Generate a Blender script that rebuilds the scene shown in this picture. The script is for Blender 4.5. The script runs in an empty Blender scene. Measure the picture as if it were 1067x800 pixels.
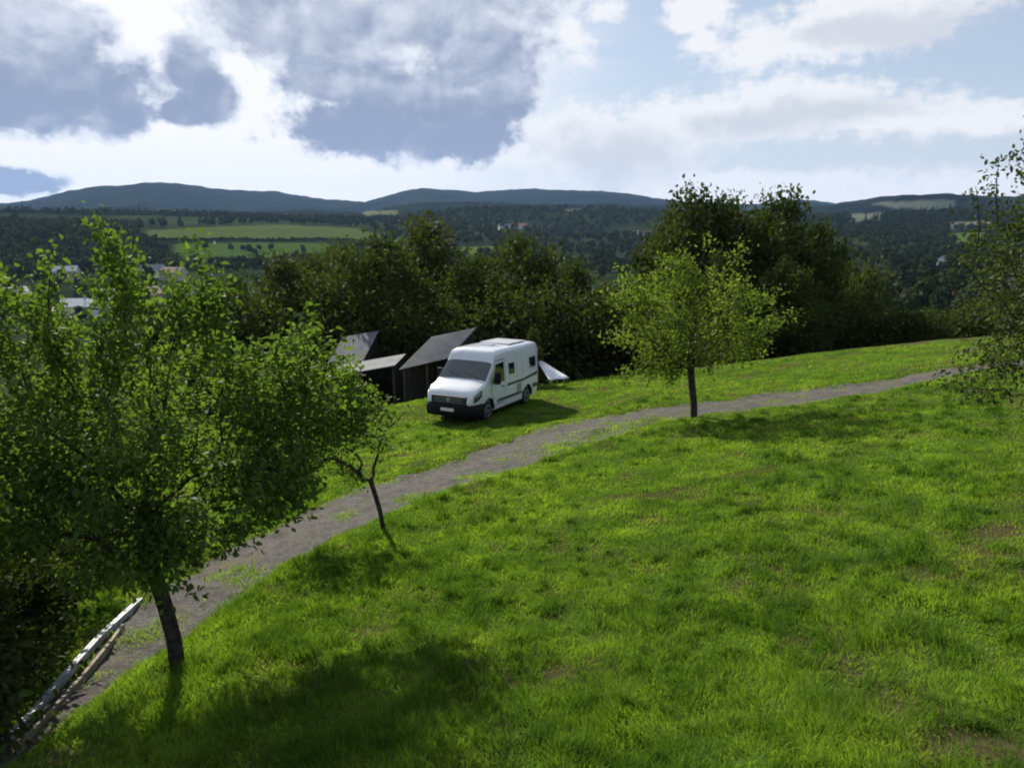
import bpy, bmesh, math, random
import numpy as np
from mathutils import Vector, Matrix

R = math.radians
random.seed(7)
rng = np.random.default_rng(7)

# ------------------------------------------------------------------ camera, light, exposure
scene = bpy.context.scene
COL = scene.collection
PITCH = R(13.0)
F = 770.0                                   # focal length in photograph pixels (1067 wide)
cam_data = bpy.data.cameras.new('camera')
cam_data.lens = F / 1067 * 36
cam_data.sensor_width = 36
cam_data.clip_start = 0.05
cam_data.clip_end = 40000
cam = bpy.data.objects.new('camera', cam_data)
cam.location = (0, 0, 0)
cam.rotation_euler = (R(90) - PITCH, 0, 0)
COL.objects.link(cam)
scene.camera = cam

SUN_AZ, SUN_EL = R(-27), R(31)              # azimuth from +Y towards +X
SUN_DIR = Vector((math.sin(SUN_AZ) * math.cos(SUN_EL), math.cos(SUN_AZ) * math.cos(SUN_EL), math.sin(SUN_EL)))
sun_data = bpy.data.lights.new('sun', 'SUN')
sun_data.energy = 5.0
sun_data.angle = R(0.6)
sun_data.color = (1.0, 0.93, 0.80)
sun = bpy.data.objects.new('sun', sun_data)
sun.rotation_euler = (-SUN_DIR).to_track_quat('-Z', 'Y').to_euler()
COL.objects.link(sun)

scene.view_settings.view_transform = 'Standard'
scene.view_settings.look = 'None'
scene.view_settings.gamma = 1.0
scene.view_settings.use_curve_mapping = False
scene.view_settings.exposure = 0.58
scene.render.engine = 'CYCLES'
cy = scene.cycles
cy.use_denoising = True
cy.denoiser = 'OPENIMAGEDENOISE'
cy.max_bounces = 6
cy.diffuse_bounces = 3
cy.glossy_bounces = 2
cy.transmission_bounces = 5
cy.volume_bounces = 0
cy.transparent_max_bounces = 8
cy.caustics_reflective = False
cy.caustics_refractive = False
cy.filter_width = 2.0
cy.use_adaptive_sampling = True
cy.adaptive_threshold = 0.015


def px_dir(px, py):
    u = (px - 533.5) / F
    v = (400.0 - py) / F
    return np.array((u, math.cos(PITCH) + v * math.sin(PITCH), -math.sin(PITCH) + v * math.cos(PITCH)))


def unproj(px, py, depth):
    return Vector(px_dir(px, py) * depth)


def azel(px, py):
    d = px_dir(px, py)
    d = d / np.linalg.norm(d)
    return math.atan2(d[0], d[1]), math.asin(d[2])


# ------------------------------------------------------------------ node helpers
class X:
    """a socket in a node tree with arithmetic"""
    def __init__(self, nt, s):
        self.nt, self.s = nt, s

    def op(self, name, *a, clamp=False):
        n = self.nt.nodes.new('ShaderNodeMath')
        n.operation = name
        n.use_clamp = clamp
        for i, v in enumerate((self,) + a):
            if isinstance(v, X):
                self.nt.links.new(v.s, n.inputs[i])
            else:
                n.inputs[i].default_value = float(v)
        return X(self.nt, n.outputs[0])

    def __add__(self, b): return self.op('ADD', b)
    def __sub__(self, b): return self.op('SUBTRACT', b)
    def __mul__(self, b): return self.op('MULTIPLY', b)
    def __truediv__(self, b): return self.op('DIVIDE', b)
    __radd__ = __add__
    __rmul__ = __mul__
    def __rsub__(self, b): return (self * -1.0) + b
    def max(self, b): return self.op('MAXIMUM', b)
    def min(self, b): return self.op('MINIMUM', b)

    def step(self, lo, hi):
        n = self.nt.nodes.new('ShaderNodeMapRange')
        n.interpolation_type = 'SMOOTHSTEP'
        self.nt.links.new(self.s, n.inputs['Value'])
        n.inputs['From Min'].default_value = lo
        n.inputs['From Max'].default_value = hi
        return X(self.nt, n.outputs['Result'])


def vec(nt, x, y, z):
    n = nt.nodes.new('ShaderNodeCombineXYZ')
    for i, v in enumerate((x, y, z)):
        if isinstance(v, X):
            nt.links.new(v.s, n.inputs[i])
        else:
            n.inputs[i].default_value = v
    return n.outputs[0]


def noise(nt, v, scale, detail=6, rough=0.55, distortion=0.0, lac=2.0):
    n = nt.nodes.new('ShaderNodeTexNoise')
    if v is not None:
        nt.links.new(v, n.inputs['Vector'])
    n.inputs['Scale'].default_value = scale
    n.inputs['Detail'].default_value = detail
    n.inputs['Roughness'].default_value = rough
    n.inputs['Distortion'].default_value = distortion
    n.inputs['Lacunarity'].default_value = lac
    return X(nt, n.outputs['Fac'])


def mixc(nt, fac, a, b):
    n = nt.nodes.new('ShaderNodeMix')
    n.data_type = 'RGBA'
    n.clamp_factor = True
    if isinstance(fac, X):
        nt.links.new(fac.s, n.inputs[0])
    else:
        n.inputs[0].default_value = fac
    for v, i in ((a, 6), (b, 7)):
        if isinstance(v, (tuple, list)):
            n.inputs[i].default_value = tuple(v) + (1.0,) if len(v) == 3 else v
        else:
            nt.links.new(v, n.inputs[i])
    return n.outputs[2]


# ------------------------------------------------------------------ world: Nishita sky with broken cloud
world = bpy.data.worlds.new('World')
scene.world = world
world.use_nodes = True
nt = world.node_tree
nt.nodes.clear()
sky = nt.nodes.new('ShaderNodeTexSky')
sky.sky_type = 'NISHITA'
sky.sun_disc = False
sky.sun_elevation = SUN_EL
sky.sun_rotation = SUN_AZ
sky.air_density = 1.0
sky.dust_density = 0.6
sky.ozone_density = 1.2
tc = nt.nodes.new('ShaderNodeTexCoord')
sep = nt.nodes.new('ShaderNodeSeparateXYZ')
nt.links.new(tc.outputs['Generated'], sep.inputs[0])
dx, dy, dz = (X(nt, sep.outputs[i]) for i in range(3))
az = dx.op('ARCTAN2', dy)
el = dz.min(0.9999).op('ARCSINE')
base_v = vec(nt, az * 1.0, el * 1.35, 0.0)
# gentle warp gives cumulus their lobed edges
wx = noise(nt, vec(nt, az, el * 1.3, 3.1), 9.0, 4, 0.6) - 0.5
wy = noise(nt, vec(nt, az, el * 1.3, 7.7), 9.0, 4, 0.6) - 0.5
azw = az + wx * 0.055
elw = el + wy * 0.035
billow = noise(nt, vec(nt, az, el * 1.25, 1.3), 20.0, 8, 0.58, 0.3) - 0.5
fine_b = noise(nt, vec(nt, az, el * 1.2, 4.4), 55.0, 6, 0.6) - 0.5
lobes = noise(nt, vec(nt, az, el * 1.3, 6.6), 8.5, 3, 0.5, 0.6) - 0.5
streak = noise(nt, vec(nt, az * 0.55 + el * -0.35, el * 2.6, 5.2), 11.0, 7, 0.6, 0.4) - 0.5


def blob(px, py, rx, ry, rot=0.0):
    ca, ce = azel(px, py)
    c, s = math.cos(R(rot)), math.sin(R(rot))
    a = azw - ca
    e = elw - ce
    u = (a * c + e * s) * (F / rx)
    v = (e * c - a * s) * (F / ry)
    return 1.0 - (u * u + v * v).op('SQRT')


def union(lst):
    r = lst[0]
    for k in lst[1:]:
        r = r.op('SMOOTH_MAX', k, 0.15)
    return r


dark = union([blob(430, 50, 135, 80, 0), blob(290, 22, 95, 44), blob(508, 92, 76, 66), blob(350, 70, 70, 50), blob(400, 138, 120, 34),
              blob(450, -30, 160, 60), blob(455, 130, 80, 44),
              blob(60, 98, 105, 44, 6), blob(45, 55, 70, 48), blob(0, 90, 80, 50), blob(120, 118, 48, 28),
              blob(200, 66, 30, 30), blob(222, 100, 34, 28), blob(196, 118, 26, 16), blob(15, 188, 50, 12)]).min(0.5) + lobes * 0.9 + billow * 0.85 + fine_b * 0.50
dark_m = dark.step(-0.02, 0.15)
low = el * -4.2 + 0.86
relief = noise(nt, vec(nt, az, el * 1.3, 8.8), 13.0, 6, 0.5, 0.3) - noise(nt, vec(nt, az - 0.010, el * 1.3 + 0.016, 8.8), 13.0, 6, 0.5, 0.3)
shade_n = noise(nt, vec(nt, az, el * 1.5, 2.2), 8.0, 8, 0.55, 0.4) - 0.5
dark_t = (dark.step(0.02, 0.42) * 0.75 + low * dark.step(0.0, 0.4) + shade_n * 1.3 + relief * 1.9).step(-0.05, 1.25)
white = union([blob(760, 118, 200, 36, 4), blob(620, 160, 140, 56), blob(890, 25, 150, 42, 10), blob(800, 50, 50, 18, 20),
               blob(980, 120, 120, 26), blob(590, 32, 46, 22, -30), blob(725, 12, 40, 22), blob(735, 42, 22, 14), blob(630, 10, 24, 12),
               blob(780, 200, 280, 26), blob(1040, 205, 120, 26)]) + streak * 1.0 + billow * 0.9 + fine_b * 0.9
white_m = white.step(0.02, 0.55)
grey_lo = (union([blob(640, 165, 100, 42), blob(790, 125, 110, 20, 4), blob(930, 30, 100, 24), blob(840, 118, 140, 14)]) + billow * 1.4 + streak * 0.9 + fine_b * 0.5).step(-0.05, 0.8)
# bright veil of thin cloud round the sun
ca, ce = azel(230, 60)
gx_ = (az - ca) * (1 / 0.50)
ge_ = (el - ce) * (1 / 0.36)
veil = (1.0 - (gx_ * gx_ + ge_ * ge_).op('SQRT') + streak * 0.35).step(-0.05, 0.55)
# cloud cover for the rest of the sky
rest = (noise(nt, vec(nt, az * 1.0, el * 1.6, 9.0), 2.6, 8, 0.55) + 0.0).step(0.47, 0.66) * (el.step(0.02, 0.35)) * ((az.op('ABSOLUTE')).step(0.7, 1.0))

K = 10.4
col = sky.outputs[0]
hs = nt.nodes.new('ShaderNodeHueSaturation')
nt.links.new(col, hs.inputs['Color'])
hs.inputs['Saturation'].default_value = 0.85
hs.inputs['Value'].default_value = 1.0
col = hs.outputs[0]
col = mixc(nt, 0.5, col, (K * 0.60, K * 0.70, K * 0.88))
col = mixc(nt, el.step(0.16, 0.0) * 0.75, col, (K * 0.70, K * 0.76, K * 0.85))
col = mixc(nt, rest * 0.8, col, (4.2, 4.3, 4.6))
col = mixc(nt, veil * 0.9, col, (K * 1.02, K * 1.01, K))
col = mixc(nt, white_m * 0.9, col, (K * 0.95, K * 0.95, K * 0.97))
col = mixc(nt, grey_lo * 0.75, col, (K * 0.60, K * 0.64, K * 0.72))
inner = mixc(nt, dark_t, (K * 0.82, K * 0.86, K * 0.95), (K * 0.30, K * 0.36, K * 0.51))
col = mixc(nt, dark_m, col, inner)
bg = nt.nodes.new('ShaderNodeBackground')
bg.inputs['Strength'].default_value = 0.065
nt.links.new(col, bg.inputs['Color'])
wo = nt.nodes.new('ShaderNodeOutputWorld')
nt.links.new(bg.outputs[0], wo.inputs['Surface'])
world.cycles.sampling_method = 'MANUAL'
world.cycles.sample_map_resolution = 1024


# ------------------------------------------------------------------ object helpers
def tag(o, label=None, cat=None, group=None, kind=None):
    if label: o['label'] = label
    if cat: o['category'] = cat
    if group: o['group'] = group
    if kind: o['kind'] = kind
    return o


def empty(name, loc, label, cat, group=None):
    o = bpy.data.objects.new(name, None)
    o.location = loc
    o.empty_display_size = 0.3
    COL.objects.link(o)
    return tag(o, label, cat, group)


def link_mesh(name, me, mat=None, parent=None):
    o = bpy.data.objects.new(name, me)
    if mat: me.materials.append(mat)
    COL.objects.link(o)
    if parent: o.parent = parent
    return o


def np_mesh(name, verts, faces, attrs=None, smooth=False):
    """verts (n,3); faces (m,k) with one k"""
    me = bpy.data.meshes.new(name)
    verts = np.asarray(verts, np.float32)
    faces = np.asarray(faces, np.int32)
    m, k = faces.shape
    me.vertices.add(len(verts))
    me.vertices.foreach_set('co', verts.ravel())
    me.loops.add(m * k)
    me.loops.foreach_set('vertex_index', faces.ravel())
    me.polygons.add(m)
    me.polygons.foreach_set('loop_start', np.arange(0, m * k, k, dtype=np.int32))
    me.polygons.foreach_set('loop_total', np.full(m, k, np.int32))
    if smooth:
        me.polygons.foreach_set('use_smooth', np.ones(m, bool))
    for an, (dom, typ, val) in (attrs or {}).items():
        a = me.attributes.new(an, typ, dom)
        key = 'value' if typ == 'FLOAT' else 'color'
        a.data.foreach_set(key, np.asarray(val, np.float32).ravel())
    me.update(calc_edges=True)
    return me


def bm_obj(name, bm, mat, parent=None, smooth=False, bevel=0.0):
    me = bpy.data.meshes.new(name)
    bm.normal_update()
    if smooth:
        for f in bm.faces: f.smooth = True
    bm.to_mesh(me)
    bm.free()
    o = link_mesh(name, me, mat, parent)
    if bevel:
        md = o.modifiers.new('bevel', 'BEVEL')
        md.width = bevel
        md.segments = 2
        md.limit_method = 'ANGLE'
    return o


def add_box(bm, lo, hi, mat4=None):
    vs = []
    for z in (lo[2], hi[2]):
        for x, y in ((lo[0], lo[1]), (hi[0], lo[1]), (hi[0], hi[1]), (lo[0], hi[1])):
            p = Vector((x, y, z))
            if mat4: p = mat4 @ p
            vs.append(bm.verts.new(p))
    for f in ((3, 2, 1, 0), (4, 5, 6, 7), (0, 1, 5, 4), (1, 2, 6, 5), (2, 3, 7, 6), (3, 0, 4, 7)):
        bm.faces.new([vs[i] for i in f])


def add_bar(bm, p0, p1, r, n=8, r1=None):
    p0, p1 = Vector(p0), Vector(p1)
    r1 = r if r1 is None else r1
    d = (p1 - p0).normalized()
    a = d.orthogonal().normalized()
    b = d.cross(a)
    r0s, r1s = [], []
    for i in range(n):
        t = 2 * math.pi * i / n
        o = a * math.cos(t) + b * math.sin(t)
        r0s.append(bm.verts.new(p0 + o * r))
        r1s.append(bm.verts.new(p1 + o * r1))
    for i in range(n):
        bm.faces.new((r0s[i], r0s[(i + 1) % n], r1s[(i + 1) % n], r1s[i]))
    bm.faces.new(r0s[::-1])
    bm.faces.new(r1s)


def add_lathe(bm, prof, n=24, mat4=None):
    """prof: (radius, height) list turned round local Y"""
    rings = []
    for r, h in prof:
        ring = []
        for i in range(n):
            t = 2 * math.pi * i / n
            p = Vector((r * math.cos(t), h, r * math.sin(t)))
            ring.append(bm.verts.new(mat4 @ p if mat4 else p))
        rings.append(ring)
    for a, b in zip(rings, rings[1:]):
        for i in range(n):
            bm.faces.new((a[i], b[i], b[(i + 1) % n], a[(i + 1) % n]))
    bm.faces.new(rings[0])
    bm.faces.new(rings[-1][::-1])


# ------------------------------------------------------------------ numpy noise
def _hash(ix, iy, seed):
    h = (ix.astype(np.int64) * 374761393 + iy.astype(np.int64) * 668265263 + seed * 1442695041) & 0xFFFFFFFF
    h = ((h ^ (h >> 13)) * 1274126177) & 0xFFFFFFFF
    return ((h ^ (h >> 16)) & 0xFFFF) / 65535.0


def vnoise(x, y, seed=0):
    ix, iy = np.floor(x), np.floor(y)
    fx, fy = x - ix, y - iy
    fx = fx * fx * (3 - 2 * fx)
    fy = fy * fy * (3 - 2 * fy)
    a = _hash(ix, iy, seed)
    b = _hash(ix + 1, iy, seed)
    c = _hash(ix, iy + 1, seed)
    d = _hash(ix + 1, iy + 1, seed)
    return (a * (1 - fx) + b * fx) * (1 - fy) + (c * (1 - fx) + d * fx) * fy - 0.5


def fbm(x, y, seed=0, oct=4, rough=0.5):
    r, amp = 0.0, 1.0
    for k in range(oct):
        r = r + amp * vnoise(x, y, seed + k * 17)
        x, y, amp = x * 2.03, y * 2.03, amp * rough
    return r


def sstep(lo, hi, x):
    t = np.clip((x - lo) / (hi - lo), 0, 1)
    return t * t * (3 - 2 * t)


# ------------------------------------------------------------------ terrain
PA, PB, PC = -3.55, 0.12, -0.14            # the meadow: a plane tilted down and to the left
VAN_XY = np.array((-1.05, 28.7))
VAN_Z = -7.68


def plane_hit(px, py):
    d = px_dir(px, py)
    t = PA / (d[2] - PB * d[0] - PC * d[1])
    return d[:2] * t


P_LOW = [(-60, 850), (32, 779), (116, 712), (204, 652), (259, 612), (324, 574), (384, 548), (440, 521), (474, 508), (529, 489), (583, 473),
         (637, 455), (692, 439), (746, 431), (800, 425), (855, 417), (909, 409), (963, 397), (1030, 387), (1100, 380)]
P_UP = [(-90, 840), (6, 772), (80, 692), (139, 626), (190, 590), (260, 553), (330, 524), (389, 499), (430, 490), (474, 478), (529, 457),
        (583, 441), (637, 431), (692, 423), (746, 417), (800, 408), (855, 402), (909, 396), (963, 388), (1030, 379), (1100, 372)]


def resample(pts, n):
    pts = np.array(pts)
    s = np.r_[0, np.cumsum(np.linalg.norm(np.diff(pts, axis=0), axis=1))]
    q = np.linspace(0, s[-1], n)
    return np.c_[np.interp(q, s, pts[:, 0]), np.interp(q, s, pts[:, 1])]


def smooth_line(p, it=6):
    for _ in range(it):
        p = p.copy()
        p[1:-1] = 0.25 * p[:-2] + 0.5 * p[1:-1] + 0.25 * p[2:]
    return p


NPATH = 240
path_r = smooth_line(resample([plane_hit(*p) for p in P_LOW], NPATH), 10)
path_l = smooth_line(resample([plane_hit(*p) for p in P_UP], NPATH), 10)
path_c = 0.5 * (path_r + path_l)
path_w = 0.5 * np.linalg.norm(path_r - path_l, axis=1)


def path_dist(x, y):
    """signed distance over half width: -1..1 inside; positive on the uphill side; plus distance outside and position along"""
    shp = x.shape
    x, y = x.ravel(), y.ravel()
    best = np.full(x.shape, 1e9)
    sgn = np.zeros(x.shape)
    wid = np.ones(x.shape)
    pos = np.zeros(x.shape)
    for i in range(0, NPATH - 4, 4):
        a, b = path_c[i], path_c[i + 4]
        d = b - a
        L = d @ d
        t = np.clip(((x - a[0]) * d[0] + (y - a[1]) * d[1]) / L, 0, 1)
        ex, ey = x - a[0] - t * d[0], y - a[1] - t * d[1]
        dd = np.hypot(ex, ey)
        m = dd < best
        best[m] = dd[m]
        sgn[m] = np.sign((ex * d[1] - ey * d[0])[m])
        wid[m] = path_w[i] + (path_w[i + 4] - path_w[i]) * t[m]
        pos[m] = (i + 4 * t[m]) / NPATH
    return (best * sgn).reshape(shp), wid.reshape(shp), pos.reshape(shp)


# distance profiles of the land beyond the meadow, per picture column
PROF = {
    -400: [(60, -13), (120, -24), (250, -40), (400, -47), (600, -49), (800, -46), (1000, -32), (1500, -16), (2500, -4), (8000, 10)],
    60:   [(60, -13), (120, -24), (250, -40), (400, -47), (600, -50), (780, -46), (1000, -25), (1500, -10), (2500, -2), (8000, 10)],
    270:  [(60, -14), (120, -25), (250, -41), (400, -48), (600, -51), (800, -50), (900, -46), (1220, -22), (1500, -16), (2500, -8), (8000, 10)],
    430:  [(60, -14), (120, -25), (250, -41), (400, -48), (600, -52), (900, -50), (1250, -30), (1600, -20), (2500, -10), (8000, 10)],
    600:  [(60, -14), (120, -24), (250, -38), (400, -45), (600, -50), (900, -50), (1400, -42), (2500, -22), (8000, 10)],
    900:  [(60, -12), (120, -21), (250, -33), (400, -38), (600, -42), (900, -42), (1400, -34), (2500, -8), (8000, 10)],
    1500: [(60, -10), (120, -16), (250, -28), (400, -34), (600, -40), (900, -40), (1400, -30), (2500, -8), (8000, 10)],
}
LR = np.log(np.geomspace(40, 9000, 90))
_cols = sorted(PROF)
_azs = [math.atan2(*px_dir(c, 222)[:2]) for c in _cols]
_tab = np.array([np.interp(LR, np.log([p[0] for p in PROF[c]]), [p[1] for p in PROF[c]]) for c in _cols])

RIDGES = [  # (radius, radial half width, silhouette in picture pixels)
    (5600, 2000, [(-500, 208), (-200, 206), (0, 211), (40, 207), (90, 196), (150, 191.5), (210, 196), (290, 199), (340, 206), (380, 211), (402, 205),
                  (440, 196), (495, 198), (560, 193.5), (620, 197), (680, 206), (720, 211), (780, 214), (850, 209), (880, 216), (930, 212), (1000, 208), (1100, 200), (1500, 206)]),
    (3300, 900, [(-500, 226), (380, 224), (410, 214), (470, 210), (560, 212), (640, 213), (700, 216), (770, 222), (860, 218), (890, 211), (940, 204), (985, 203), (1040, 206), (1100, 203), (1500, 210)]),
    (1900, 500, [(-500, 224), (0, 221), (140, 224), (420, 231), (470, 221), (560, 219), (650, 221), (760, 226), (860, 229), (940, 226), (1060, 225), (1500, 222)]),
]
_rid = []
for rr, ww, pts in RIDGES:
    a_, h_ = [], []
    for px, py in pts:
        d = px_dir(px, py)
        a_.append(math.atan2(d[0], d[1]))
        h_.append(rr * d[2] / math.hypot(d[0], d[1]))
    _rid.append((rr, ww, np.array(a_), np.array(h_)))


def zT(x, y):
    x = np.asarray(x, float)
    y = np.asarray(y, float)
    r = np.hypot(x, y)
    a = np.arctan2(x, y)
    aa = np.where(np.abs(a) > 2.0, np.sign(a) * (4.0 - np.abs(a)).clip(0, 2), a)
    # near meadow
    zn = PA + PB * np.clip(x, -30, 40) + PC * np.clip(y, -20, 60)
    zn = zn + 0.40 * sstep(8, 22, x) * sstep(20, 34, y)
    zn = zn + 0.16 * fbm(x / 5.0, y / 5.0, 3, 3) + 0.07 * fbm(x / 0.9, y / 0.9, 5, 3) * sstep(60, 15, r)
    w = sstep(6.5, 3.4, np.hypot(x - VAN_XY[0], y - VAN_XY[1]))
    zn = zn * (1 - w) + w * (VAN_Z - 0.075 * (y - VAN_XY[1]) + 0.01 * (x - VAN_XY[0]))
    # beyond
    lr = np.log(np.clip(r, 41, 8900))
    fi = np.clip((lr - LR[0]) / (LR[1] - LR[0]), 0, len(LR) - 1.001)
    i0 = fi.astype(int)
    ft = fi - i0
    ai = np.clip(np.interp(aa, _azs, np.arange(len(_azs))), 0, len(_azs) - 1.001)
    j0 = ai.astype(int)
    at = ai - j0
    at = at * at * (3 - 2 * at)
    zf = ((_tab[j0, i0] * (1 - ft) + _tab[j0, i0 + 1] * ft) * (1 - at) + (_tab[j0 + 1, i0] * (1 - ft) + _tab[j0 + 1, i0 + 1] * ft) * at)
    zf = zf + fbm(x / 90, y / 90, 11, 3) * np.clip(r / 100 - 0.4, 0, 1) * 3.0
    for rr, ww, az_, h_ in _rid:
        h = np.interp(aa, az_, h_)
        rw = rr * (1 + 0.10 * fbm(aa * 6, aa * 0 + rr, 21, 2))
        k = np.where(r < rw, sstep(rw - ww, rw, r), sstep(rw + 1.5 * ww, rw, r))
        zf = np.maximum(zf, zf * (1 - k) + h * k * np.clip(r / rw, 0, 1.0))
    zf = zf + sstep(1400, 2600, r) * (fbm(x / 60, y / 60, 31, 3) * 12.0 + fbm(x / 500, y / 500, 33, 3) * 36.0)
    k = sstep(36, 62, r)
    return zn * (1 - k) + zf * k


def path_relief(x, y):
    s, w, t = path_dist(x, y)
    ins = sstep(1.05, 0.75, np.abs(s) / w)
    bank = sstep(0.0, 0.55, s - w * 0.95) * np.exp(-np.clip(s - w, 0, 9) / 1.6) * sstep(0.62, 0.30, t)
    return -0.07 * ins + 0.20 * bank, s / w


def zN(x, y):
    """meadow height with the path cut in"""
    x = np.asarray(x, float)
    y = np.asarray(y, float)
    return zT(x, y) + path_relief(x, y)[0]


def zg(x, y):
    return float(zN(np.array([x]), np.array([y]))[0])


def hit(px, py, t0=3.0, t1=7000):
    d = px_dir(px, py)
    t = np.geomspace(t0, t1, 4000)
    p = d[None, :] * t[:, None]
    below = p[:, 2] < zT(p[:, 0], p[:, 1])
    i = int(np.argmax(below))
    if not below[i]: i = len(t) - 1
    return p[i, 0], p[i, 1], float(zN(p[i:i + 1, 0], p[i:i + 1, 1])[0])


def to_px(x, y, z):
    d = y * math.cos(PITCH) - z * math.sin(PITCH)
    v = (y * math.sin(PITCH) + z * math.cos(PITCH)) / d
    return 533.5 + F * x / d, 400 - F * v


# ------------------------------------------------------------------ materials
def new_mat(name):
    m = bpy.data.materials.new(name)
    m.use_nodes = True
    n = m.node_tree
    return m, n, n.nodes['Principled BSDF'], n.nodes['Material Output']


def simple_mat(name, c, rough=0.6, metal=0.0, var=0.15, scale=8.0, spec=0.5, coat=0.0, dirt=None):
    m, n, b, o = new_mat(name)
    t = n.nodes.new('ShaderNodeTexCoord')
    f = noise(n, t.outputs['Object'], scale, 6, 0.6)
    c2 = tuple(min(1, v * (1 + var)) for v in c)
    c1 = tuple(v * (1 - var) for v in c)
    colr = mixc(n, f.step(0.3, 0.7), c1, c2)
    if dirt:
        f2 = noise(n, t.outputs['Object'], scale * 0.35, 8, 0.7).step(0.5, 0.75)
        colr = mixc(n, f2 * 0.6, colr, dirt)
    n.links.new(colr, b.inputs['Base Color'])
    b.inputs['Roughness'].default_value = rough
    b.inputs['Metallic'].default_value = metal
    b.inputs['Specular IOR Level'].default_value = spec
    b.inputs['Coat Weight'].default_value = coat
    return m


def leaf_mat(name, c_lo, c_hi, trans=0.45, rough=0.5, tcol=(1.15, 1.25, 0.5), spec=0.35):
    m, n, b, o = new_mat(name)
    a = n.nodes.new('ShaderNodeAttribute')
    a.attribute_name = 'tint'
    f = X(n, a.outputs['Fac'])
    c = mixc(n, f, c_lo, c_hi)
    n.links.new(c, b.inputs['Base Color'])
    b.inputs['Roughness'].default_value = rough
    b.inputs['Specular IOR Level'].default_value = spec
    tr = n.nodes.new('ShaderNodeBsdfTranslucent')
    mul = n.nodes.new('ShaderNodeMix')
    mul.data_type = 'RGBA'
    mul.blend_type = 'MULTIPLY'
    mul.inputs[0].default_value = 1.0
    n.links.new(c, mul.inputs[6])
    mul.inputs[7].default_value = tuple(tcol) + (1,)
    n.links.new(mul.outputs[2], tr.inputs['Color'])
    mx = n.nodes.new('ShaderNodeMixShader')
    mx.inputs[0].default_value = trans
    n.links.new(b.outputs[0], mx.inputs[1])
    n.links.new(tr.outputs[0], mx.inputs[2])
    n.links.new(mx.outputs[0], o.inputs['Surface'])
    return m


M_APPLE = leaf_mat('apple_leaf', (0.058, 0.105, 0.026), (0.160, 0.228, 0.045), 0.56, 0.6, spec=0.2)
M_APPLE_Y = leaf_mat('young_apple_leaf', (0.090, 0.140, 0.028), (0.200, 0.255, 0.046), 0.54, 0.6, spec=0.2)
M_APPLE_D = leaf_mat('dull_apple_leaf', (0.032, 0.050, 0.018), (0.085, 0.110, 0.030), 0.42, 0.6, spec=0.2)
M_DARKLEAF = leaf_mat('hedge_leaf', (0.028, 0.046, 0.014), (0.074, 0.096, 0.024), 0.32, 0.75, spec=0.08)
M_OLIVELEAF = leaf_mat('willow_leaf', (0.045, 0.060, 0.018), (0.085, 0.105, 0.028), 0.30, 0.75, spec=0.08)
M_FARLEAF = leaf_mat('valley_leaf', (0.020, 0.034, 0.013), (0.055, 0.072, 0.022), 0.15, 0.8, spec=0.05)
M_GRASS = leaf_mat('grass_blade', (0.070, 0.145, 0.020), (0.260, 0.375, 0.045), 0.56, 0.6, (1.08, 1.15, 0.5), 0.12)
M_BARK = simple_mat('bark', (0.050, 0.042, 0.034), 0.9, var=0.6, scale=14, spec=0.1, dirt=(0.075, 0.08, 0.05))
_n = M_BARK.node_tree
_t = _n.nodes.new('ShaderNodeTexCoord')
_mp = _n.nodes.new('ShaderNodeMapping')
_mp.inputs['Scale'].default_value = (26, 26, 6)
_n.links.new(_t.outputs['Object'], _mp.inputs[0])
_bp = _n.nodes.new('ShaderNodeBump')
_bp.inputs['Strength'].default_value = 1.0
_bp.inputs['Distance'].default_value = 0.03
_n.links.new(noise(_n, _mp.outputs[0], 1.0, 6, 0.65).s, _bp.inputs['Height'])
_n.links.new(_bp.outputs[0], _n.nodes['Principled BSDF'].inputs['Normal'])
M_BARKD = simple_mat('dark_bark', (0.035, 0.030, 0.024), 0.9, var=0.4, scale=6)


def ground_material():
    m, n, b, o = new_mat('meadow_ground')
    t = n.nodes.new('ShaderNodeTexCoord')
    a = n.nodes.new('ShaderNodeAttribute')
    a.attribute_name = 'land'
    big = noise(n, t.outputs['Object'], 0.6, 8, 0.65)
    fine = noise(n, t.outputs['Object'], 14.0, 6, 0.7)
    far = noise(n, t.outputs['Object'], 0.035, 10, 0.75)
    mulv = (big * 0.6 + fine * 0.5 + far * 1.1) * 0.9 + 0.02
    mm = n.nodes.new('ShaderNodeMix')
    mm.data_type = 'RGBA'
    mm.blend_type = 'MULTIPLY'
    mm.inputs[0].default_value = 1.0
    n.links.new(a.outputs['Color'], mm.inputs[6])
    cc = n.nodes.new('ShaderNodeCombineColor')
    for i in range(3): n.links.new(mulv.s, cc.inputs[i])
    n.links.new(cc.outputs[0], mm.inputs[7])
    n.nodes.remove(b)
    b = n.nodes.new('ShaderNodeBsdfDiffuse')
    n.links.new(b.outputs[0], o.inputs['Surface'])
    n.links.new(mm.outputs[2], b.inputs['Color'])
    bp = n.nodes.new('ShaderNodeBump')
    bp.inputs['Strength'].default_value = 0.7
    bp.inputs['Distance'].default_value = 0.05
    n.links.new(fine.s, bp.inputs['Height'])
    n.links.new(bp.outputs[0], b.inputs['Normal'])
    return m


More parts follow.
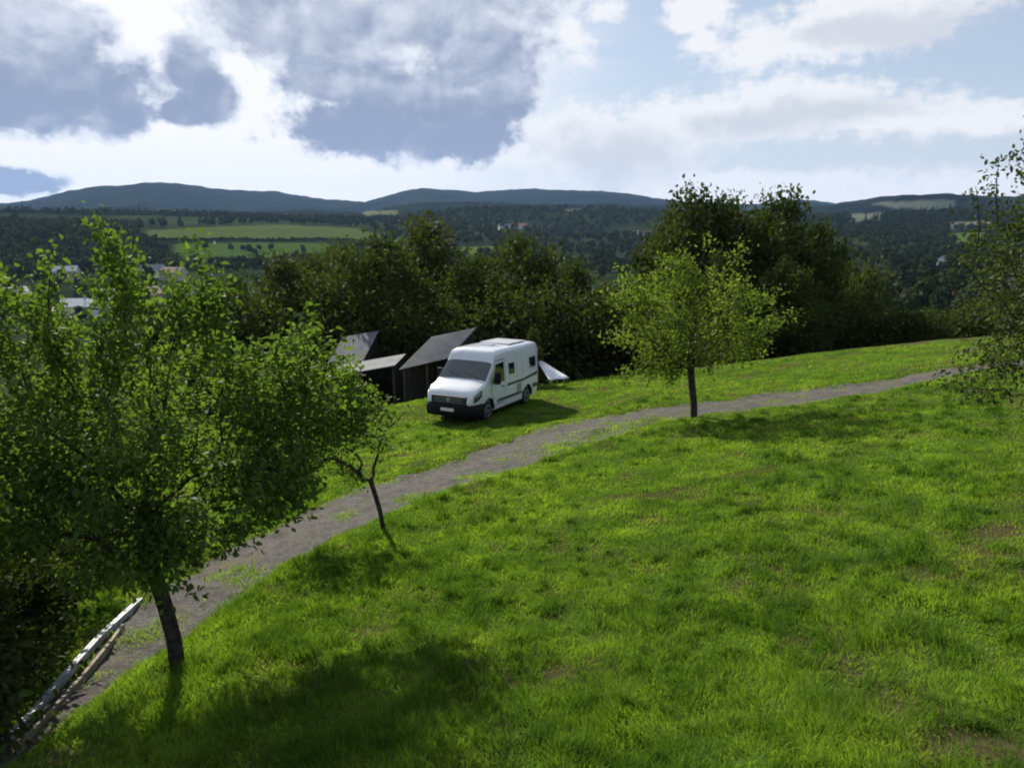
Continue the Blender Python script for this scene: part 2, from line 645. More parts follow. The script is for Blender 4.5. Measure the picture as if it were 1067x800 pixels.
def path_material():
    m, n, b, o = new_mat('gravel_track')
    t = n.nodes.new('ShaderNodeTexCoord')
    f = noise(n, t.outputs['Object'], 22.0, 8, 0.75)
    g = noise(n, t.outputs['Object'], 1.3, 6, 0.6)
    h = noise(n, t.outputs['Object'], 3.5, 6, 0.65)
    v = n.nodes.new('ShaderNodeTexVoronoi')
    v.inputs['Scale'].default_value = 38
    n.links.new(t.outputs['Object'], v.inputs['Vector'])
    st = X(n, v.outputs['Distance'])
    c = mixc(n, f.step(0.3, 0.72), (0.046, 0.044, 0.041), (0.19, 0.178, 0.162))
    c = mixc(n, h.step(0.46, 0.62) * 0.7, c, (0.060, 0.055, 0.055))
    c = mixc(n, noise(n, t.outputs['Object'], 1.9, 7, 0.7).step(0.52, 0.68) * 0.5, c, (0.15, 0.125, 0.08))
    c = mixc(n, g.step(0.52, 0.70) * 0.6, c, (0.13, 0.12, 0.045))
    n.links.new(c, b.inputs['Base Color'])
    b.inputs['Roughness'].default_value = 0.9
    b.inputs['Specular IOR Level'].default_value = 0.05
    bp = n.nodes.new('ShaderNodeBump')
    bp.inputs['Strength'].default_value = 0.8
    bp.inputs['Distance'].default_value = 0.03
    n.links.new((st * 0.6 + f).s, bp.inputs['Height'])
    n.links.new(bp.outputs[0], b.inputs['Normal'])
    return m


# ------------------------------------------------------------------ ground sheet
def poly_mask(px, py, poly):
    inside = np.zeros(px.shape, bool)
    n = len(poly)
    for i in range(n):
        x0, y0 = poly[i]
        x1, y1 = poly[(i + 1) % n]
        c = ((y0 > py) != (y1 > py)) & (px < (x1 - x0) * (py - y0) / (y1 - y0 + 1e-9) + x0)
        inside ^= c
    return inside


FIELDS = [  # land use seen from the meadow: outline on the ground (picture pixels), colour
    ([(150, 240), (230, 236), (300, 234), (372, 238), (400, 247), (370, 250), (250, 250), (160, 249)], (0.066, 0.090, 0.026)),
    ([(180, 254), (250, 253), (340, 253), (352, 262), (280, 268), (185, 268)], (0.050, 0.088, 0.018)),
    ([(478, 258), (512, 257), (514, 266), (480, 267)], (0.075, 0.115, 0.020)),
    ([(570, 267), (612, 266), (614, 274), (572, 275)], (0.055, 0.085, 0.025)),
    ([(886, 223), (918, 222), (916, 230), (886, 231)], (0.10, 0.11, 0.07)),
    ([(905, 211), (975, 208), (1000, 212), (985, 219), (935, 218)], (0.075, 0.088, 0.06)),
    ([(985, 232), (1030, 230), (1040, 238), (990, 240)], (0.12, 0.125, 0.09)),
    ([(990, 243), (1025, 242), (1025, 252), (990, 252)], (0.06, 0.10, 0.02)),
    ([(380, 221), (412, 219), (414, 224), (380, 226)], (0.11, 0.12, 0.05)),
    ([(892, 286), (920, 284), (926, 296), (894, 298)], (0.075, 0.12, 0.02)),
    ([(590, 218), (606, 217), (606, 222), (588, 223)], (0.09, 0.10, 0.05)),
]


def build_ground():
    rings = np.r_[0.35, np.geomspace(0.8, 60, 330), np.geomspace(61.5, 8200, 330)]
    ang = np.r_[np.arange(-180, -58, 4.0), np.arange(-58, 58.01, 0.32), np.arange(61, 180, 4.0)]
    ang = np.radians(ang)
    A, Q = np.meshgrid(ang, rings)
    x, y = Q * np.sin(A), Q * np.cos(A)
    rel, s = path_relief(x, y)
    z = zT(x, y) + rel - 0.035 * sstep(1.0, 0.8, np.abs(s))
    nr, na = x.shape
    v = np.c_[x.ravel(), y.ravel(), z.ravel()]
    v = np.r_[v, [[0, 0, float(zT(np.array([0.0]), np.array([0.0]))[0])]]]
    idx = np.arange(nr * na).reshape(nr, na)
    nxt = np.roll(idx, -1, axis=1)
    f = np.stack([idx[:-1], idx[1:], nxt[1:], nxt[:-1]], -1).reshape(-1, 4)
    c = len(v) - 1
    tri = np.stack([idx[0], nxt[0], nxt[0], np.full(na, c)], -1)
    # land colours
    r = Q.ravel()
    near = np.array((0.060, 0.110, 0.016))
    soil = np.array((0.070, 0.058, 0.030))
    n1 = fbm(x.ravel() / 0.8, y.ravel() / 0.8, 41, 3)
    k = sstep(-0.15, 0.35, n1)[:, None]
    colr = near * (1 - k) + soil * k
    forest = np.array((0.018, 0.028, 0.014))
    meadow = np.array((0.034, 0.050, 0.018))
    m1 = sstep(-0.10, 0.25, fbm(x.ravel() / 160, y.ravel() / 160, 43, 4))[:, None]
    farc = forest * (1 - m1) + meadow * m1
    hk = sstep(1500, 2200, r)[:, None]
    farc = farc * (1 - hk) + forest * 0.55 * (0.8 + 0.9 * 1.3 * np.clip(fbm(x.ravel() / 220, y.ravel() / 220, 47, 5, 0.7), -0.5, 0.5))[:, None] * hk  # hills: the canopy's own shading is put into a darker forest colour
    fk = sstep(38, 60, r)[:, None]
    colr = colr * (1 - fk) + farc * fk
    d = y.ravel() * math.cos(PITCH) - z.ravel() * math.sin(PITCH)
    d = np.where(d < 1, 1, d)
    ppx = 533.5 + F * x.ravel() / d
    ppy = 400 - F * (y.ravel() * math.sin(PITCH) + z.ravel() * math.cos(PITCH)) / d
    for poly, fc in FIELDS:
        mk = poly_mask(ppx, ppy, poly) & (r > 150) & (y.ravel() > 0)
        colr[mk] = np.array(fc)
    colr = np.r_[colr, [near]]
    colr = np.c_[colr, np.ones(len(colr))]
    keep = tri[:, [0, 1, 3]]
    me = np_mesh('ground', v, f, {'land': ('POINT', 'FLOAT_COLOR', colr)}, smooth=True)
    o = link_mesh('ground', me, ground_material())
    tag(o, kind='structure')


build_ground()


def build_path():
    nl = 13
    j = np.linspace(-1, 1, nl)
    jit_l = 1 + 0.34 * fbm(np.arange(NPATH) / 3.0, np.zeros(NPATH), 51, 3)
    jit_r = 1 + 0.34 * fbm(np.arange(NPATH) / 3.0, np.zeros(NPATH) + 9, 53, 3)
    V = []
    for i in range(NPATH):
        hv = (path_r[i] - path_l[i]) * 0.5
        for t in j:
            k = jit_r[i] if t > 0 else jit_l[i]
            V.append(path_c[i] + hv * t * k)
    V = np.array(V)
    z = zN(V[:, 0], V[:, 1]) + 0.012 - 0.05 * np.tile(np.abs(j) > 0.99, NPATH)
    z = z + 0.02 * fbm(V[:, 0] / 0.25, V[:, 1] / 0.25, 57, 3) - 0.05 * np.exp(-((np.abs(np.tile(j, NPATH)) - 0.5) / 0.2) ** 2) * 0.5
    idx = np.arange(NPATH * nl).reshape(NPATH, nl)
    f = np.stack([idx[:-1, :-1], idx[:-1, 1:], idx[1:, 1:], idx[1:, :-1]], -1).reshape(-1, 4)
    me = np_mesh('path', np.c_[V, z], f, smooth=True)
    tag(link_mesh('path', me, path_material()), kind='structure')


build_path()


# ------------------------------------------------------------------ grass
def build_grass():
    N = 860000
    u = rng.random(N)
    r0, r1 = 3.0, 44.0
    # density falls with distance about as r^-1.6
    p = 0.4
    r = (r0 ** p + u * (r1 ** p - r0 ** p)) ** (1 / p)
    a = np.radians(rng.uniform(-45, 45, N))
    x, y = r * np.sin(a), r * np.cos(a)
    s, w, t = path_dist(x, y)
    q = np.abs(s) / w
    bare = sstep(0.22, 0.50, fbm(x / 0.8, y / 0.8, 41, 3)) * sstep(0.0, 0.3, fbm(x / 4, y / 4, 42, 2))
    spot = np.zeros(N)
    for (bx, by, br) in ((590, 640, 0.40), (740, 785, 0.45), (640, 655, 0.25), (520, 770, 0.2), (1010, 690, 0.3), (880, 600, 0.25), (955, 640, 0.22)):
        h = plane_hit(bx, by)
        spot = np.maximum(spot, np.exp(-(((x - h[0]) / br) ** 2 + ((y - h[1]) / br) ** 2)))
    on_path = sstep(0.98, 0.62, q + 0.25 * fbm(x / 0.7, y / 0.7, 63, 3))
    verge = np.clip(fbm(x / 1.1, y / 1.1, 61, 3) * 3.2 - 0.15, 0, 1) * (np.exp(-(q / 0.22) ** 2) * 0.8 + sstep(0.6, 1.0, q) * 0.7)
    for (vx, vy, br) in ((585, 464, 0.9), (640, 452, 1.0), (668, 440, 0.9), (705, 438, 0.5), (250, 592, 0.35), (150, 655, 0.25), (500, 492, 0.4), (430, 515, 0.35)):
        h = plane_hit(vx, vy)
        verge = np.maximum(verge, 2.6 * np.exp(-(((x - h[0]) ** 2 + (y - h[1]) ** 2) / br ** 2)) * (0.5 + fbm(x / 0.5, y / 0.5, 66, 3)))
    prob = (1 - 0.75 * bare) * (1 - 0.85 * spot) * (1 - on_path) + on_path * np.clip(verge, 0, 1) * 0.9
    prob = prob * np.where(np.hypot(x - VAN_XY[0], y - VAN_XY[1]) < 1.0, 0.3, 1)
    k = (rng.random(N) < prob) & (r < 37 + 5 * vnoise(x / 4, y / 4, 71))
    x, y, r, on_path, bare = x[k], y[k], r[k], on_path[k], bare[k]
    # separate taller, darker tufts
    nt_, per = 2600, 80
    tr_ = (3.0 ** 0.7 + rng.random(nt_) * (26.0 ** 0.7 - 3.0 ** 0.7)) ** (1 / 0.7)
    ta_ = np.radians(rng.uniform(-42, 42, nt_))
    tx, ty = tr_ * np.sin(ta_), tr_ * np.cos(ta_)
    q_ = path_dist(tx, ty)
    ok = (np.abs(q_[0]) / q_[1] > 1.15) & (vnoise(tx / 2.2, ty / 2.2, 73) > -0.25)
    tx, ty = tx[ok], ty[ok]
    sz = rng.uniform(0.5, 1.25, len(tx))
    ox = rng.normal(0, 1, (len(tx), per)) * 0.085 * sz[:, None]
    oy = rng.normal(0, 1, (len(tx), per)) * 0.085 * sz[:, None]
    x2, y2 = (tx[:, None] + ox).ravel(), (ty[:, None] + oy).ravel()
    boost = np.r_[np.zeros(len(x)), (np.repeat(sz, per) * np.exp(-(ox ** 2 + oy ** 2).ravel() / (0.15 * np.repeat(sz, per)) ** 2))]
    x, y = np.r_[x, x2], np.r_[y, y2]
    r = np.hypot(x, y)
    on_path, bare = np.r_[on_path, np.zeros(len(x2))], np.r_[bare, np.zeros(len(x2))]
    n = len(x)
    z = zN(x, y) - 0.01
    clump = fbm(x / 0.42, y / 0.42, 81, 3)
    tuft = sstep(0.10, 0.45, fbm(x / 0.75, y / 0.75, 83, 2))
    lod = np.maximum(1, r / 6.0)
    h = (0.055 + 0.065 * np.clip(clump + 0.35, 0, 1) + 0.035 * tuft + 0.12 * boost) * rng.uniform(0.5, 1.15, n)
    h = h * (1 - 0.1 * on_path) * (1 - 0.4 * bare) * (1 - 0.12 * sstep(12, 22, r))
    wd = 0.0055 * lod ** 0.85 * rng.uniform(0.7, 1.4, n)
    th = rng.uniform(0, 2 * np.pi, n)
    # tufts lean together
    lean_a = 2 * np.pi * fbm(x / 0.5, y / 0.5, 91, 2) * 2 + rng.normal(0, 0.9, n)
    lean = h * rng.uniform(0.25, 1.0, n)
    lx, ly = lean * np.cos(lean_a), lean * np.sin(lean_a)
    wx_, wy_ = wd * np.cos(th) * 0.5, wd * np.sin(th) * 0.5
    V = np.zeros((n, 5, 3), np.float32)
    V[:, 0] = np.c_[x - wx_, y - wy_, z]
    V[:, 1] = np.c_[x + wx_, y + wy_, z]
    V[:, 2] = np.c_[x + lx * 0.35 + wx_ * 0.8, y + ly * 0.35 + wy_ * 0.8, z + h * 0.62]
    V[:, 3] = np.c_[x + lx * 0.35 - wx_ * 0.8, y + ly * 0.35 - wy_ * 0.8, z + h * 0.62]
    V[:, 4] = np.c_[x + lx, y + ly, z + h * 0.98]
    b = (np.arange(n) * 5)[:, None]
    tri = np.concatenate([b + [0, 1, 2], b + [0, 2, 3], b + [3, 2, 4]], 1).reshape(-1, 3)
    tint = np.clip(0.46 + 0.75 * fbm(x / 0.6, y / 0.6, 95, 3) + 0.28 * fbm(x / 3.0, y / 3.0, 97, 3) + rng.normal(0, 0.16, n) - 0.10 * tuft - 0.55 * boost + 0.3 * on_path, 0, 1)
    me = np_mesh('grass', V.reshape(-1, 3), tri, {'tint': ('POINT', 'FLOAT', np.repeat(tint, 5))})
    o = link_mesh('grass', me, M_GRASS)
    tag(o, 'tufty green meadow grass covering the slope', 'grass', kind='stuff')


build_grass()


# ------------------------------------------------------------------ trees
def tube_mesh(name, nodes, parent, rad, sides=6, minr=0.0):
    nodes = np.array(nodes)
    n = len(nodes)
    par = np.array(parent)
    rad = np.array(rad)
    dirs = np.zeros((n, 3))
    e = np.arange(1, n)
    dirs[e] = nodes[e] - nodes[par[e]]
    dirs[0] = (0, 0, 1)
    ln = np.linalg.norm(dirs, axis=1)
    ln[ln < 1e-6] = 1
    dirs /= ln[:, None]
    # thickest child carries on the parent's ring
    main = {}
    for i in range(1, n):
        p = par[i]
        if p not in main or rad[i] > rad[main[p]]: main[p] = i
    ref = np.array((0.31, 0.92, 0.12))
    a = np.cross(dirs, ref)
    a /= np.linalg.norm(a, axis=1)[:, None] + 1e-9
    b = np.cross(dirs, a)
    V, Fc = [], []
    t = np.arange(sides) * 2 * np.pi / sides
    ct, st = np.cos(t), np.sin(t)
    for i in range(1, n):
        if rad[i] < minr: continue
        p = par[i]
        q = p if main[p] == i and p != 0 else i
        rp = rad[p] if main[p] == i else min(rad[p], rad[i] * 1.25)
        r0 = nodes[p] + rp * (np.outer(ct, a[q]) + np.outer(st, b[q]))
        r1 = nodes[i] + rad[i] * (np.outer(ct, a[i]) + np.outer(st, b[i]))
        k = len(V) * sides
        V.append(r0)
        V.append(r1)
        for j in range(sides):
            jn = (j + 1) % sides
            Fc.append((k + j, k + jn, k + sides + jn, k + sides + j))
    return np_mesh(name, np.concatenate(V), np.array(Fc), smooth=True)


def leaf_mesh(name, pts, outward, size, seed, flat=0.5, aspect=0.6, tint=None):
    g = np.random.default_rng(seed)
    n = len(pts)
    ax = g.normal(0, 1, (n, 3)) + outward * 0.9
    ax[:, 2] -= 0.15
    ax /= np.linalg.norm(ax, axis=1)[:, None]
    nr = g.normal(0, 1, (n, 3)) * (1 - flat) + np.array((0, 0, 1)) * flat
    sd = np.cross(ax, nr)
    sd /= np.linalg.norm(sd, axis=1)[:, None] + 1e-9
    up = np.cross(sd, ax)
    L = size * g.uniform(0.6, 1.35, n)[:, None]
    W = L * aspect * g.uniform(0.8, 1.2, n)[:, None]
    fold = W * g.uniform(0.05, 0.35, n)[:, None]
    tn = g.beta(2, 2.2, n) if tint is None else np.clip(tint + g.normal(0, 0.18, n), 0, 1)
    if size < 0.12:                      # near leaves: pointed oval with a folded midrib
        V = np.zeros((n, 6, 3))
        bend = up * L * g.uniform(-0.25, 0.1, n)[:, None]
        V[:, 0] = pts
        V[:, 1] = pts + ax * L * 0.28 + sd * W * 0.46 + up * fold
        V[:, 2] = pts + ax * L * 0.68 + sd * W * 0.38 + up * fold + bend * 0.5
        V[:, 3] = pts + ax * L + bend
        V[:, 4] = pts + ax * L * 0.68 - sd * W * 0.38 + up * fold + bend * 0.5
        V[:, 5] = pts + ax * L * 0.28 - sd * W * 0.46 + up * fold
        b0 = (np.arange(n) * 6)[:, None]
        Fc = np.concatenate([b0 + [0, 1, 2, 3], b0 + [0, 3, 4, 5]], 1).reshape(-1, 4)
        return np_mesh(name, V.reshape(-1, 3), Fc, {'tint': ('POINT', 'FLOAT', np.repeat(tn, 6))})
    V = np.zeros((n, 4, 3))
    V[:, 0] = pts
    V[:, 1] = pts + ax * L * 0.45 + sd * W * 0.5 + up * fold
    V[:, 2] = pts + ax * L - up * fold * 0.5
    V[:, 3] = pts + ax * L * 0.45 - sd * W * 0.5 + up * fold
    Fc = np.arange(n * 4).reshape(n, 4)
    return np_mesh(name, V.reshape(-1, 3), Fc, {'tint': ('POINT', 'FLOAT', np.repeat(tn, 4))})


def skeleton(trunk, tips, step=0.2, g=None, back=0.35, sag=0.12, r_base=0.12, r_tip=0.006, pw=0.5):
    nodes = [np.array(p, float) for p in trunk]
    parent = [0] + list(range(len(trunk) - 1))
    plen = [0.0]
    for i in range(1, len(nodes)):
        plen.append(plen[-1] + np.linalg.norm(nodes[i] - nodes[i - 1]))
    t0 = max(1, int(len(trunk) * 0.55))
    base = nodes[-1]
    order = np.argsort([np.linalg.norm(t - base) for t in tips])
    arr = np.zeros((len(trunk) + len(tips) * 40, 3))
    arr[:len(nodes)] = nodes
    pl = np.zeros(len(arr))
    pl[:len(nodes)] = plen
    for k in order:
        tip = tips[k]
        n = len(nodes)
        d = np.linalg.norm(arr[t0:n] - tip, axis=1)
        down = np.clip(arr[t0:n, 2] - tip[2], 0, None)
        j = t0 + int(np.argmin(d + back * pl[t0:n] + 0.35 * down))
        a = arr[j].copy()
        L = np.linalg.norm(tip - a)
        m = max(1, int(math.ceil(L / step)))
        bow = g.normal(0, 0.10 * L, 3)
        bow[2] += sag * L
        prev = j
        for q in range(1, m + 1):
            t = q / m
            p = a + (tip - a) * t + bow * math.sin(math.pi * t) + g.normal(0, 0.02 * step / 0.2, 3) * (q < m)
            if n >= len(arr): break
            arr[n] = p
            pl[n] = pl[prev] + L / m
            nodes.append(p)
            parent.append(prev)
            prev = n
            n += 1
    n = len(nodes)
    cnt = np.zeros(n)
    child = np.zeros(n, int)
    for i in range(1, n): child[parent[i]] += 1
    cnt[child == 0] = 1
    for i in range(n - 1, 0, -1): cnt[parent[i]] += cnt[i]
    rad = r_tip * np.maximum(cnt, 1) ** pw
    sc = r_base / rad[0]
    rad = np.maximum(r_tip * 0.7, rad * (sc * np.clip(cnt / cnt[0], 0, 1) ** 0.12 + (1 - np.clip(cnt / cnt[0], 0, 1) ** 0.12) * 1.0)) if sc > 1 else rad * sc
    return np.array(nodes), parent, rad, cnt


def crown_points(blobs, n, g, shell=0.45):
    """points in a union of ellipsoids, somewhat more towards the outside"""
    vol = np.array([b[3] * b[4] * b[5] for b in blobs])
    vol = vol ** 0.7
    pick = g.choice(len(blobs), n, p=vol / vol.sum())
    d = g.normal(0, 1, (n, 3))
    d /= np.linalg.norm(d, axis=1)[:, None]
    rr = (g.random(n) ** shell)[:, None]
    B = np.array(blobs)[pick]
    return B[:, :3] + d * rr * B[:, 3:6]


def make_tree_meshes(key, trunk, blobs, ntips, per_node, leaf, seed, step=0.2, r_base=0.12, r_tip=0.005, spread=0.10, shoots=None, thin=4, aspect=0.55, flat=0.45, sides=6, minr=0.0, shell=0.45, gaps=0.0, bare=None):
    g = np.random.default_rng(seed)
    tips = crown_points(blobs, ntips, g, shell)
    nodes, parent, rad, cnt = skeleton(trunk, tips, step, g, r_base=r_base, r_tip=r_tip)
    nodes = list(nodes)
    rad, cnt = list(rad), list(cnt)
    if shoots:
        for (sx, sy, sz0, sz1, lean) in shoots:      # upright water shoots
            p = np.array((sx, sy, sz0), float)
            arr = np.array(nodes)
            j = int(np.argmin(np.linalg.norm(arr - p, axis=1)))
            a = arr[j]
            m = max(3, int((sz1 - a[2]) / (step * 0.8)))
            prev = j
            top = np.array((sx + lean, sy, sz1))
            bow = g.normal(0, 0.05, 3)
            for q in range(1, m + 1):
                t = q / m
                nodes.append(a + (top - a) * t + bow * math.sin(math.pi * t))
                parent.append(prev)
                rad.append(0.012 * (1 - 0.75 * t))
                cnt.append(1)
                prev = len(nodes) - 1
    for br in bare or []:                                # bare branches
        prev = len(trunk) - 1 if br is bare[0] else int(np.argmin(np.linalg.norm(np.array(nodes) - np.array(br[0]), axis=1)))
        pl_ = [nodes[prev]] + [np.array(q, float) for q in br]
        m = len(pl_)
        for i in range(1, m):
            for t in (0.5, 1.0):
                nodes.append(pl_[i - 1] + (pl_[i] - pl_[i - 1]) * t + g.normal(0, 0.008, 3))
                parent.append(prev)
                rad.append((0.032 if br is bare[0] else 0.012) * (1 - 0.8 * (i - 1 + t) / m))
                cnt.append(99)
                prev = len(nodes) - 1
    nodes = np.array(nodes)
    cnt = np.array(cnt)
    tw = tube_mesh(key + '_trunk', nodes, parent, rad, sides, minr)
    sel = np.where((cnt <= thin) & (np.arange(len(nodes)) >= len(trunk)))[0]
    if gaps > 0:
        q = nodes[sel]
        gg = vnoise(q[:, 0] / 0.8 + 3, q[:, 2] / 0.8 + q[:, 1] / 1.1, seed)
        sel = sel[gg > gaps - 0.5]
    cen = nodes[sel].mean(0)
    rep = g.poisson(per_node, len(sel))
    pts = np.repeat(nodes[sel], rep, axis=0)
    par = np.array(parent)
    dirn = nodes[sel] - nodes[par[sel]]
    pts = pts - np.repeat(dirn, rep, axis=0) * g.random((len(pts), 1))
    pts = pts + g.normal(0, spread, pts.shape)
    out = pts - cen
    out /= np.linalg.norm(out, axis=1)[:, None] + 1e-6
    tint = np.clip(0.45 + 0.5 * vnoise(pts[:, 0] / 0.7, (pts[:, 1] + pts[:, 2]) / 0.7, seed + 5), 0, 1)
    lm = leaf_mesh(key + '_crown', pts, out, leaf, seed + 1, flat, aspect, tint)
    return tw, lm


def put_tree(name, loc, meshes, mats, label, cat='tree', group=None, scale=1.0, rz=0.0):
    t = empty(name, loc, label, cat, group)
    t.rotation_euler = (0, 0, rz)
    t.scale = (scale, scale, scale) if not isinstance(scale, tuple) else scale
    for nm, me, mt in zip(('trunk', 'crown'), meshes, mats):
        if not me.materials: me.materials.append(mt)
        o = bpy.data.objects.new(nm, me)
        COL.objects.link(o)
        o.parent = t
    return t


def trunk_line(pts, n=12):
    pts = np.array(pts, float)
    s = np.linspace(0, len(pts) - 1, n)
    return [np.array([np.interp(q, np.arange(len(pts)), pts[:, k]) for k in range(3)]) for q in s]


# --- the big apple tree on the left
bx, by = plane_hit(185, 700)
bz = zg(bx, by)
tr = trunk_line([(0, 0, -0.08), (0.0, 0.02, 0.25), (-0.08, 0.05, 0.7), (-0.2, 0.1, 1.15), (-0.25, 0.15, 1.6), (-0.2, 0.2, 2.1)], 14)
blobs = [(-0.3, 0.5, 2.25, 2.1, 1.9, 0.85), (1.05, 0.9, 2.1, 0.85, 1.1, 0.7), (-1.8, 0.3, 2.3, 1.3, 1.4, 0.9), (-0.1, -0.1, 1.6, 1.4, 1.0, 0.55), (1.5, 2.0, 2.4, 0.8, 0.9, 0.8), (0.6, 2.0, 2.6, 1.2, 1.0, 0.9),  # last two lobes: unseen behind the crown, added to widen its shadow
         (-1.6, -0.1, 1.6, 1.3, 1.0, 0.65), (-2.6, 0.3, 2.2, 0.9, 1.2, 0.9), (0.8, 0.6, 1.75, 0.75, 0.9, 0.4),
         (-1.75, 0.4, 3.5, 0.55, 0.8, 1.0), (-0.6, 0.5, 3.5, 0.50, 0.8, 1.1), (0.3, 0.6, 3.3, 0.42, 0.8, 1.0), (1.1, 0.8, 2.8, 0.45, 0.8, 0.9), (-2.6, 0.4, 3.3, 0.5, 0.8, 0.9), (0.8, 0.7, 2.9, 0.35, 0.6, 0.6), (-1.2, 0.5, 3.1, 0.4, 0.7, 0.7)]
shoots = [(-2.0, 0.4, 3.5, 4.75, 0.0), (-1.75, 0.3, 3.5, 4.3, 0.05), (-0.55, 0.6, 3.9, 4.85, -0.03), (-0.35, 0.5, 3.9, 4.55, 0.05), (-0.95, 0.5, 3.8, 4.55, -0.1),
          (0.35, 0.7, 3.5, 4.55, 0.03), (0.15, 0.6, 3.6, 4.3, -0.05), (0.6, 0.7, 3.4, 4.2, 0.05), (1.4, 0.9, 2.9, 3.85, 0.05), (1.65, 0.9, 2.8, 3.5, 0.08), (1.15, 0.8, 2.9, 3.55, 0.0),
          (-2.3, 0.3, 3.6, 4.4, -0.1), (-1.2, 0.5, 3.6, 4.2, 0.0), (-0.1, 0.2, 3.7, 4.2, 0.1), (-1.5, 0.1, 3.5, 4.1, 0.1)]
ms = make_tree_meshes('apple_big', tr, blobs, 760, 30, 0.080, 101, step=0.16, r_base=0.084, r_tip=0.003, spread=0.10, shoots=shoots, thin=3, sides=7, shell=0.7, gaps=0.10)
put_tree('apple_tree', (bx, by, bz), ms, (M_BARK, M_APPLE), 'large leafy apple tree with upright shoots at the left, beside the track', 'tree', 'apple trees on the slope')

# --- the little leaning tree by the track
bx, by = plane_hit(400, 558)
bz = zg(bx, by)
tr = trunk_line([(0, 0, -0.06), (-0.04, 0, 0.3), (-0.11, 0, 0.6), (-0.19, 0.0, 0.9)], 9)
blobs = [(-1.3, 0.1, 1.6, 0.75, 0.7, 0.5), (-0.95, 0.2, 1.75, 0.5, 0.6, 0.35), (-1.5, 0.0, 1.15, 0.55, 0.5, 0.4), (-0.55, 0.0, 1.15, 0.38, 0.35, 0.3), (-0.4, 0.1, 1.6, 0.3, 0.4, 0.25)]
ms = make_tree_meshes('apple_lean', tr, blobs, 110, 18, 0.070, 131, step=0.13, r_base=0.045, r_tip=0.0022, spread=0.10, thin=3, sides=6,
                      bare=[[(-0.12, 0, 1.12), (-0.04, 0, 1.38), (0.0, 0.02, 1.6), (0.13, 0.02, 1.82), (0.32, 0.03, 2.0), (0.45, 0.0, 2.12)], [(0.02, 0, 1.62), (0.2, 0.05, 1.66), (0.33, 0.06, 1.74)]])
put_tree('apple_tree', (bx, by, bz), ms, (M_BARK, M_APPLE), 'small leaning apple tree with a thin bare trunk, on the near edge of the track', 'tree', 'apple trees on the slope')

# --- the round yellow green apple tree past the track
bx, by = plane_hit(723, 434)
bz = zg(bx, by)
tr = trunk_line([(0, 0, -0.08), (-0.02, 0, 0.4), (-0.10, 0, 0.85), (-0.16, 0.0, 1.3), (-0.15, 0, 1.9), (-0.1, 0, 2.6)], 14)
blobs = [(-0.1, 0, 2.9, 2.0, 1.9, 1.4), (-0.9, 0.0, 2.2, 1.4, 1.3, 0.8), (1.0, 0.1, 2.4, 1.2, 1.2, 0.8), (-0.3, 0, 3.9, 1.2, 1.1, 0.7), (-1.5, 0, 3.3, 1.0, 1.0, 0.7), (1.2, 0, 3.4, 0.9, 0.9, 0.6), (-1.9, 0, 2.5, 0.6, 0.7, 0.5), (2.0, 0, 2.7, 0.5, 0.6, 0.4), (0.3, -0.2, 1.9, 1.3, 1.2, 0.55), (-1.2, -0.2, 1.5, 1.1, 0.9, 0.5), (1.3, 0.1, 1.9, 0.9, 0.9, 0.45)]
ms = make_tree_meshes('apple_round', tr, blobs, 430, 16, 0.095, 151, step=0.18, r_base=0.10, r_tip=0.004, spread=0.13, shell=0.7, gaps=0.22, thin=4, sides=6,
                      shoots=[(-0.5, 0, 4.2, 5.05, -0.05), (0.1, 0, 4.2, 4.85, 0.05), (0.95, 0, 3.9, 4.75, 0.1), (1.9, 0.1, 3.3, 3.75, 0.45), (2.1, 0.0, 2.7, 2.9, 0.7), (-1.9, 0, 3.2, 4.1, -0.3), (-2.2, 0, 3.2, 3.6, -0.5), (-2.1, 0, 2.0, 2.3, -0.6), (0.6, 0, 4.0, 4.5, 0.1), (-1.0, 0, 4.0, 4.6, -0.1)])
put_tree('apple_tree', (bx, by, bz), ms, (M_BARK, M_APPLE_Y), 'round yellow green apple tree standing alone at the bend of the track', 'tree', 'apple trees on the slope', (1.04, 1.03, 1.06))

# --- the sparse tree at the right edge
bx, by = plane_hit(1072, 505)
bz = zg(bx, by)
tr = trunk_line([(0, 0, -0.08), (0.02, 0, 0.5), (0.0, 0.05, 1.0), (-0.08, 0.05, 1.6), (-0.1, 0, 2.3)], 12)
blobs = [(-0.2, 0, 2.5, 1.2, 1.2, 1.2), (-0.3, 0, 3.4, 0.9, 0.9, 0.8), (0.8, 0, 3.0, 1.0, 1.0, 1.2), (-0.75, 0.0, 1.2, 0.85, 0.6, 0.2), (-0.1, -0.2, 0.95, 0.6, 0.5, 0.2), (-0.5, 0, 1.8, 0.8, 0.7, 0.5)]
ms = make_tree_meshes('apple_sparse', tr, blobs, 330, 18, 0.062, 171, step=0.15, r_base=0.07, r_tip=0.003, spread=0.09, gaps=0.25, thin=3, sides=6,
                      shoots=[(-0.55, 0, 3.3, 4.45, 0.0), (-0.9, 0, 3.2, 4.0, -0.15), (-0.2, 0.1, 3.5, 4.35, 0.05), (0.2, 0, 3.6, 4.6, 0.05), (-1.1, 0, 2.8, 3.7, -0.2), (0.6, 0, 3.6, 4.6, 0.1)])
put_tree('apple_tree', (bx, by, bz), ms, (M_BARK, M_APPLE_D), 'sparse twiggy apple tree cut off by the right edge of the photo', 'tree', 'apple trees on the slope', (1.12, 1.12, 1.2))

